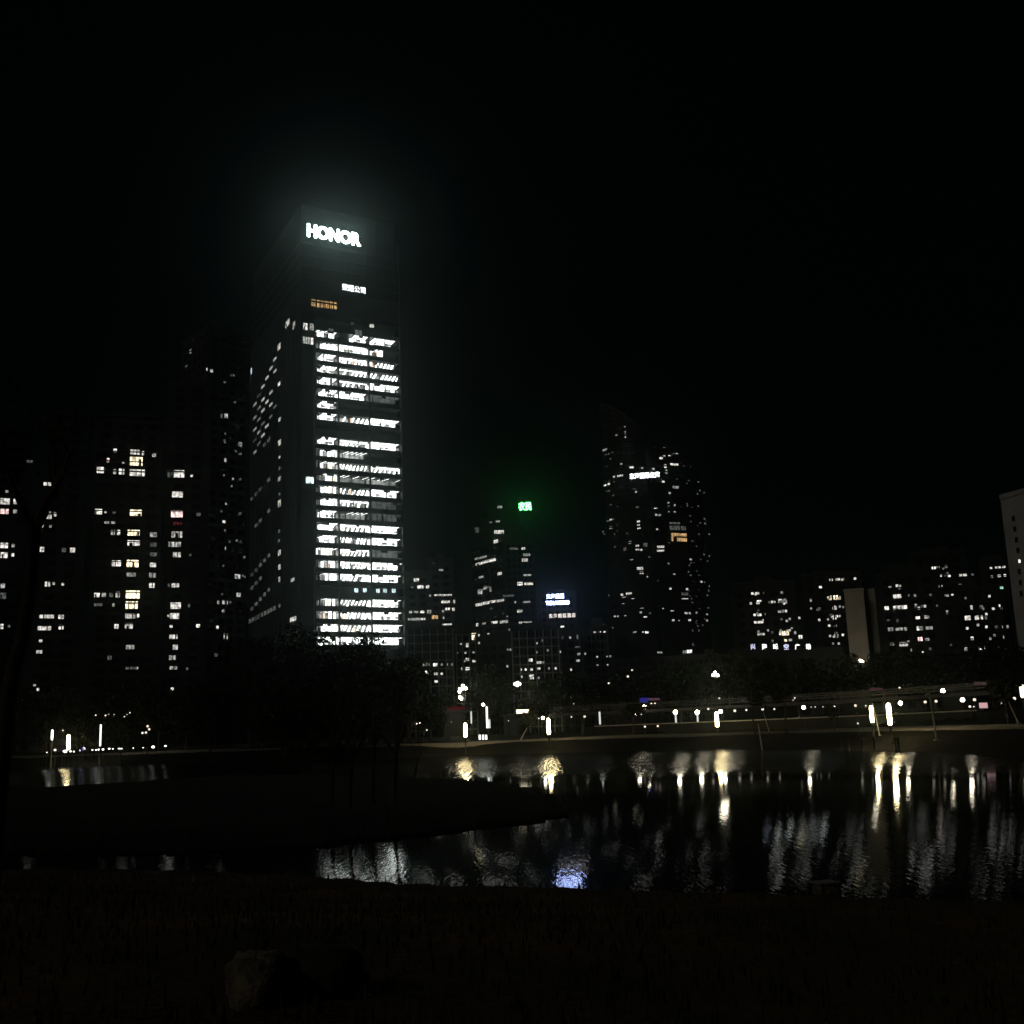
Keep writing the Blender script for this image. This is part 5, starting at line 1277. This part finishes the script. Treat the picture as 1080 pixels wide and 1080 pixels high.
def globe_lamp(px, py, D, label, r=0.2, lit=None, name='globe_lamp', lean=0.0):
    p, g0 = stand(px, py, D)
    z = max(p.z, g0+0.7)
    root = thing(name, (p.x, D, g0), label, 'lamp', 'globe lamps along the promenade')
    b = MB(); b.tube([(p.x, D, g0-0.2), (p.x, D, g0+0.2), (p.x, D, z-r*0.9)], [0.075, 0.06, 0.04], 8)
    b.lathe((p.x, D, z-r*1.02), [(0.05, -0.06), (r*0.6, 0.0), (r*0.55, 0.06)], 10)
    b.build('post', post_m, root)
    b = MB(); b.ball((p.x, D, z), r, 12); b.build('globe', lit or GLOBE, root)
GL = [ # px, py, D, r, kind, label
 (440.2, 763.5, 205, .28, 'p', 'pinkish globe lamp at the right end of the big tree mass'), (443.2, 763, 208, .24, 'p', 'pinkish globe lamp close beside another at the big tree mass'),
 (457.2, 762.5, 204, .26, 'n', 'white globe lamp between the tree mass and the first centre tube lamp'), (450.2, 770, 190, .2, 'n', 'low white lamp near the water right of the big tree mass'),
 (463, 758.5, 212, .16, 's', 'faint globe lamp just left of the first centre tube lamp'), (468, 757, 214, .14, 's', 'faintest small lamp left of the first centre tube lamp'), (476, 761.5, 210, .15, 's', 'faint small lamp nearest the first centre tube lamp'),
 (509.6, 743.2, 215, .32, 'n', 'bright globe lamp left of the thin white glowing post'), (536.2, 760.2, 210, .17, 's', 'small lamp between the white drums and the lit branching tree'), (548, 759.3, 214, .14, 's', 'faint lamp among the lit branches'),
 (568.2, 757.8, 205, .18, 'n', 'small lamp just left of the second centre tube lamp'), (572.6, 757.2, 203, .3, 'n', 'white globe lamp touching the second centre tube lamp'),
 (602.6, 756.2, 212, .2, 'n', 'small lamp right of the second centre tube lamp'), (616.6, 755.8, 208, .3, 'n', 'globe lamp between the second centre tube lamp and the thin pale post'),
 (605, 742.3, 236, .18, 's', 'small lamp on the walkway above the second centre tube lamp'), (596.5, 734.3, 240, .18, 's', 'small lamp among the trees above the second centre tube lamp'),
 (645.8, 754.4, 200, .22, 'n', 'globe lamp above the low lit shrub'), (670.8, 753.2, 196, .34, 'n', 'oval white globe lamp left below the blue fascia'), (676.4, 753.4, 200, .18, 's', 'small lamp right of the oval white one below the blue fascia'),
 (679.8, 744.4, 214, .34, 'n', 'bright globe lamp directly under the blue fascia'), (680.3, 748.6, 210, .24, 'n', 'lower globe lamp under the blue fascia'), (687, 742, 216, .24, 'n', 'left of a pair of small lamps under the violet fascia'),
 (690.8, 741.8, 216, .26, 'n', 'right of a pair of small lamps under the violet fascia'), (680.2, 766.4, 178, .24, 'n', 'low lamp at the lawn edge below the blue fascia'), (693.8, 765.8, 178, .24, 'n', 'low lamp at the lawn edge right of the one below the blue fascia'),
 (747, 747.8, 190, .26, 'n', 'small oval lamp left of the middle tube lamp'), (760, 750.4, 184, .34, 'n', 'white globe lamp touching the middle tube lamp'), (758.6, 736.6, 214, .26, 'n', 'small lamp above the middle tube lamp'),
 (775, 749.7, 184, .32, 'n', 'globe lamp right of the middle tube lamp'), (787.2, 748.9, 186, .24, 'n', 'smaller globe lamp left of the first slender tree'), (804.3, 748, 182, .3, 'n', 'globe lamp between the slender trees with a slanting prop under it'),
 (816.7, 747.9, 184, .22, 'n', 'smaller globe lamp left of the second slender tree'), (847.6, 746.2, 168, .3, 'n', 'globe lamp on a post right of the second slender tree'), (838, 736, 205, .28, 'n', 'lamp above the terrace right of the second slender tree'),
 (836.4, 738.4, 205, .16, 's', 'fainter lamp under the one above the terrace'), (855.6, 745.8, 190, .14, 's', 'first of three faint lamps left of the propped tree'), (859.8, 745.6, 190, .16, 's', 'second of three faint lamps left of the propped tree'), (868, 745.5, 190, .15, 's', 'third of three faint lamps left of the propped tree'),
 (879.6, 745.2, 165, .24, 'p', 'warm lamp inside the propped tree'), (902.2, 744.2, 158, .26, 'n', 'globe lamp left of the pair of bright tube lamps'), (913.2, 744.3, 156, .16, 's', 'small faint lamp touching the slimmer bright tube lamp'),
 (904.8, 763, 132, .16, 's', 'low dim lamp under the globe lamp left of the bright pair'), (949.6, 741.6, 152, .3, 'n', 'star-like globe lamp right of the taller bright tube lamp'), (948.8, 725.6, 190, .26, 'n', 'lamp above the star-like globe lamp'),
 (975.8, 740.4, 146, .26, 'n', 'globe lamp just left of the slanting white pole'), (987.3, 739.7, 146, .26, 'n', 'globe lamp just right of the slanting white pole'), (994.4, 728.6, 170, .36, 'n', 'largest round lamp right above the slanting white pole'),
 (1015.2, 738.2, 142, .3, 'n', 'globe lamp with a lit post on the right shore'), (1027.8, 738, 144, .28, 'n', 'globe lamp right of the one with a lit post'), (1023, 746, 138, .22, 'n', 'lower oval lamp under two globe lamps on the right'), (1027.2, 746.6, 140, .14, 's', 'faint lamp under two globe lamps on the right'),
 (1056, 741.5, 136, .16, 's', 'faint streak lamp left of the propped pole at the right'), (1069.8, 736.8, 134, .28, 'n', 'bright globe lamp at the far right beside the propped pole'),
 (66.4, 770.4, 214, .2, 'n', 'small lamp above the left tube lamp'), (101, 754.3, 226, .22, 'n', 'small lamp up left of the thin glowing post'), (111.3, 754.6, 226, .24, 'n', 'small lamp up right of the thin glowing post'), (114.6, 753.4, 228, .14, 's', 'faint lamp next to the one right of the thin glowing post'),
 (120.3, 753.6, 228, .15, 's', 'fainter lamp above the pale lit shrub'), (131.2, 755.8, 226, .2, 's', 'lower lamp of the slanting row above the lit shrub'), (134, 753.6, 226, .14, 's', 'middle lamp of the slanting row above the lit shrub'), (137, 751.8, 226, .2, 'n', 'top lamp of the slanting row above the lit shrub'),
 (662.2, 713.5, 236, .34, 'n', 'lamp shining between tree crowns beneath the twin tower'), (666.6, 706.8, 238, .26, 'n', 'higher lamp between tree crowns beneath the twin tower'), (642, 720.6, 234, .28, 'n', 'lamp shining through the tree beneath the left foot of the twin tower'),
]
STRONG = (509.6, 572.6, 670.8, 679.8, 760, 847.6, 949.6, 994.4, 1015.2)
for px, py, D, r, k, lab in GL:
    globe_lamp(px, py, D, lab, r*0.86 if px in STRONG else r*0.68, {'n': GLOBE if px in STRONG else GLOBE_M, 's': GLOBE_D, 'p': GLOBE_P}[k])
# thin glowing posts
for px, y0, y1, D, lit, r, lab in ((106, 764, 787, 208, POST, .15, 'thin white glowing post at the middle of the left shore'), (513.6, 745, 768, 202, POST, .17, 'thin white glowing post at the centre lawn'),
        (497, 750, 763, 210, POST_D, .13, 'faint thin post right of the first centre tube lamp'), (516, 758.5, 768, 200, POST_D, .2, 'short faint glowing post beside the thin white one'), (632.6, 750.5, 764, 196, POST_D, .16, 'thin pale post left of the low lit shrub'),
        (712.8, 753, 764, 184, POST_D, .14, 'lit post with a bright head left of the lit leafy tree'), (735.8, 753, 763, 184, POST_D, .14, 'lit post with a bright head right of the lit leafy tree')):
    pm = at(px, (y0+y1)/2, D); g0 = ground_z(pm.x, D); zt = at(px, y0, D).z; zb = max(at(px, y1, D).z, g0+0.25)
    root = thing('light_column', (pm.x, D, g0), lab, 'lamp', 'slim light columns')
    b = MB(); b.lathe((pm.x, D, 0), [(0.16, g0-0.2), (0.16, g0+0.1), (r*.8, g0+0.12), (r*.8, zb-0.004)], 10); b.build('post', post_m, root)
    b = MB(); b.lathe((pm.x, D, 0), [(0.0, zb), (r, zb+0.002), (r, zt-0.05), (0, zt)], 12); b.build('lamp_shade', lit, root)
    if 'head' in lab:
        b = MB(); b.ball((pm.x, D, zt+0.28), 0.33, 12); b.build('globe', GLOBE, root)
# street lamps with several globes
def street_lamp(px, py, D, heads, label, r=0.3, lit=None):
    p, g0 = stand(px, py, D)
    root = thing('street_lamp', (p.x, D, g0), label, 'street lamp', 'branched street lamps')
    hs_ = [at(px+dx, py+dy, D) for dx, dy in heads]
    zt = min(h.z for h in hs_)-0.6
    b = MB(); b.tube([(p.x, D, g0-0.2), (p.x, D, g0+0.6), (p.x, D, max(zt, g0+1))], [0.14, 0.09, 0.06], 8); b.build('post', post_m, root)
    for i, h in enumerate(hs_):
        yo = D+(i % 3-1)*0.5
        b = MB(); b.tube([(p.x, D, max(zt, g0+1)-0.03), (p.x+(h.x-p.x)*.6, (D+yo)/2, zt+0.1), (h.x, yo, h.z-r)], 0.035, 6)
        ar = b.build('arm', post_m, root)
        b = MB(); b.ball((h.x, yo, h.z), r, 12); b.build('globe', lit or GLOBE, ar)
street_lamp(487.6, 730, 225, [(0.9, -6.5), (-2.3, -3.4), (3.6, -4), (-2.8, -0.4), (0.2, -3.6), (-2.6, 5.2), (-0.8, 6.8)], 'flower-like street lamp with a cluster of white globes behind the first centre tube lamp', 0.27)
street_lamp(545.4, 721, 235, [(-2, 0.6), (0.4, -0.8), (2.4, 0.2), (0.2, 1.4)], 'street lamp with a tight globe cluster on a tall pole above the lit branching tree', 0.29)
street_lamp(755, 712, 240, [(-3.2, 0.1), (-0.9, -2.5), (2.2, 0.1)], 'street lamp with three globes showing between the trees beneath the twin tower', 0.3)
street_lamp(156, 770, 212, [(0.6, -4), (1.4, -0.8), (-3, 2.6), (-4.8, 3)], 'small branched lamp at the right end of the left shore path', 0.2, GLOBE_M)
# added to brighten the cream slab: a lamp unseen behind the trees
street_lamp(908, 697, 254, [(-1.5, 0), (1.5, 0)], 'added lamp, unseen behind the tree, to light the cream slab', 0.3)
# slanting white pole and tree props
white_p = mat('white_pole_paint', (0.7, 0.68, 0.66), 0.5)
def pole(name, a, c, r, label, cat, head=False):
    root = thing(name, tuple(a), label, cat)
    b = MB(); b.tube([a, c], [r, r*0.8], 8); b.build('shaft', white_p, root)
    b = MB(); b.box((a.x, a.y, a.z+0.04), r*5, r*5, 0.08); b.build('base_plate', white_p, root)
    if head:
        b = MB(); b.tube([c, c+Vector((-0.35, -0.05, 0.02)), c+Vector((-0.45, -0.05, -0.12))], [r*0.7, r*0.6, r*0.9], 8); b.build('hook', white_p, root)
def gpt(px, py, D):
    p = at(px, py, D); p.z = ground_z(p.x, p.y); return p
a = gpt(987, 771, 113); pole('slanting_pole', a, at(980.6, 732, 112), 0.10, 'slanting white pole with a hooked top on the right bank', 'pole', True)
D = 160; a = gpt(811, 762, D); pole('tree_prop', a, at(804.8, 750, D), 0.07, 'slanting pale tree prop under a globe lamp', 'tree prop')
D = 138; a = gpt(803, 775.5, D); pole('tree_prop', a, at(799.6, 763.5, D), 0.08, 'short pale prop standing in the lawn left of the slanting one', 'tree prop')
D = 121; a = gpt(1073, 754, D); pole('tree_prop', a, at(1060.4, 733, D), 0.08, 'long slanting prop at the far right, right one of its pair', 'tree prop')
a = gpt(1063, 755, D); pole('tree_prop', a, at(1058.6, 733, D), 0.06, 'steeper thin prop at the far right, left one of its pair', 'tree prop')
D = 172; a = gpt(609, 776, 178); pole('tree_prop', gpt(548, 776, 186), at(556, 767.5, 186), 0.09, 'slanting pale prop under the lit branching tree', 'tree prop')
D = 127; pole('tree_prop', gpt(925.5, 752, D), at(920.5, 742, D), 0.05, 'slanting thin prop behind the slimmer bright tube lamp', 'tree prop')
# dark bollards at the right waterside
for i, (px, D) in enumerate(((867, 122), (885, 121), (893.5, 120), (908.3, 118), (920.8, 117), (943.5, 112), (946.5, 111))):
    p = gpt(px, 775, D)
    root = thing('bollard', tuple(p), ['dark bollard at the left end of the right waterside row', 'dark bollard, second in the right waterside row', 'dark bollard, third in the right waterside row', 'dark bollard left below the slimmer bright tube lamp',
        'dark bollard right below the slimmer bright tube lamp', 'dark bollard below the taller bright tube lamp', 'dark bollard right of the one below the taller bright tube lamp'][i], 'bollard', 'dark bollards at the right waterside')
    b = MB(); b.lathe(p, [(0.15, -0.3), (0.15, 0.05), (0.11, 0.07), (0.11, 1.15), (0.14, 1.17), (0.14, 1.24), (0.0, 1.28)], 12); b.build('post', post_m, root)
# low path lights on the left shore
PL = glow('path_light', (1.0, 0.97, 0.92), 2.5, sample=True); PLB = glow('path_light_blue', (0.6, 0.58, 1.0), 2.0, sample=True)
lefts = [(49.5, 793.5, .12, 0), (58, 791, .22, 0), (66.5, 792, .12, 1), (68.8, 792.4, .34, 0), (74.4, 792.4, .2, 0), (78, 792.6, .18, 0), (84, 791.5, .2, 1), (88.2, 789.6, .36, 1), (97.5, 791, .16, 0), (101.5, 791, .16, 0), (104.3, 790.6, .22, 0), (108.6, 790.4, .22, 0),
         (115.2, 789.7, .2, 0), (119, 789.8, .14, 0), (125.5, 789.7, .2, 0), (128, 789.7, .2, 0), (140.5, 789, .12, 0), (151, 788.6, .12, 0), (161.5, 787.8, .3, 0), (174.5, 786.8, .2, 0)]
for i, (px, py, r, k) in enumerate(lefts):
    p = at(px, py, 217); g0 = ground_z(p.x, p.y); z = max(p.z, g0+0.3)
    root = thing('path_light', (p.x, p.y, g0), f'low {"bluish" if k else "white"} path light, number {i+1} from the left along the left shore path', 'path light', 'low path lights on the left shore')
    b = MB(); b.tube([(p.x, p.y, g0-0.1), (p.x, p.y, z-r*0.7)], 0.05, 6); b.build('post', post_m, root)
    b = MB(); b.ball((p.x, p.y, z), r, 10, sz=0.8); b.build('lamp_shade', PLB if k else PL, root)

# ------------------------------------------------------------------ near bank: boulders and stone slab
def boulder(c, sx_, sy_, sz_, seed, label, m_):
    r_ = random.Random(seed); c = Vector(c)
    b = MB(); nu, nv = 28, 18; ph = [r_.uniform(0, 6) for _ in range(6)]
    for j in range(nv+1):
        for i in range(nu):
            u, v = 2*math.pi*i/nu, math.pi*j/nv
            d = Vector((math.sin(v)*math.cos(u), math.sin(v)*math.sin(u), -math.cos(v)))
            k = 1+0.10*math.sin(3*d.x+ph[0])*math.cos(2.5*d.z+ph[1])+0.07*math.sin(6*d.y+ph[2]+4*d.z)+0.04*math.sin(11*d.x+9*d.z+ph[3])+0.025*math.sin(19*d.y+17*d.x+ph[4])
            e_ = lambda q: math.copysign(abs(q)**0.72, q)
            b.v.append((c.x+e_(d.x)*k*sx_, c.y+e_(d.y)*k*sy_, c.z+e_(d.z)*k*sz_))
    for j in range(nv):
        for i in range(nu):
            b.f.append((j*nu+i, j*nu+(i+1) % nu, (j+1)*nu+(i+1) % nu, (j+1)*nu+i)); b.mi.append(0); b.smooth.append(True)
    o = b.build('boulder', m_); tag(o, label, 'boulder', 'boulders on the near bank'); return o
rock_p = mat('rock_pale', (0.24, 0.2, 0.15), 0.9, noise=0.5, nscale=7, bump=0.9); rock_d = mat('rock_dark', (0.05, 0.05, 0.045), 0.9, noise=0.4, nscale=5, bump=0.8)
p = at(270, 1040, 7.6); g0 = ground_z(p.x, 7.6)
zt = at(270, 1004, 7.6).z
boulder((p.x, 7.6, g0+(zt-g0)*0.42), 0.19, 0.2, (zt-g0)*0.6, 4, 'pale boulder with a lit left edge on the near bank', rock_p)
p = at(338, 1030, 7.9); g0 = ground_z(p.x, 7.9); zt = at(338, 995, 7.9).z
boulder((p.x, 7.9, g0+(zt-g0)*0.4), 0.27, 0.25, (zt-g0)*0.62, 9, 'dark rounded boulder beside the pale one on the near bank', rock_d)
p = atz(870, 939, 0.15); g0 = ground_z(p.x, p.y)
root = thing('stone_block', (p.x, p.y, g0), 'small grey stone block at the water edge on the right of the near bank', 'stone block')
b = MB(); b.box((p.x, p.y, g0+0.08), 0.34, 0.3, 0.2, 0, 0.25)
o = b.build('block', rock_p, root)
md = o.modifiers.new('bevel', 'BEVEL'); md.width = 0.03; md.segments = 2
b = MB(); b.box((p.x, p.y, g0+0.195), 0.38, 0.34, 0.028, 0, 0.25); b.build('cap_stone', facade_grey, root)

# ------------------------------------------------------------------ night air
hz = MB(); hz.obox((-1600, -100, -3.2), (3200, 0, 0), (0, 1700, 0), (0, 0, 240))
ho = hz.build('haze', []); ho['kind'] = 'stuff'
hm = bpy.data.materials.new('night_haze'); hm.use_nodes = True
n, l = hm.node_tree.nodes, hm.node_tree.links
n.clear(); o_ = n.new('ShaderNodeOutputMaterial'); v = n.new('ShaderNodeVolumePrincipled')
v.inputs['Color'].default_value = (0.74, 0.97, 0.92, 1)
v.inputs['Density'].default_value = 0.00018
v.inputs['Anisotropy'].default_value = 0.945
l.new(v.outputs[0], o_.inputs['Volume'])
ho.data.materials.append(hm)
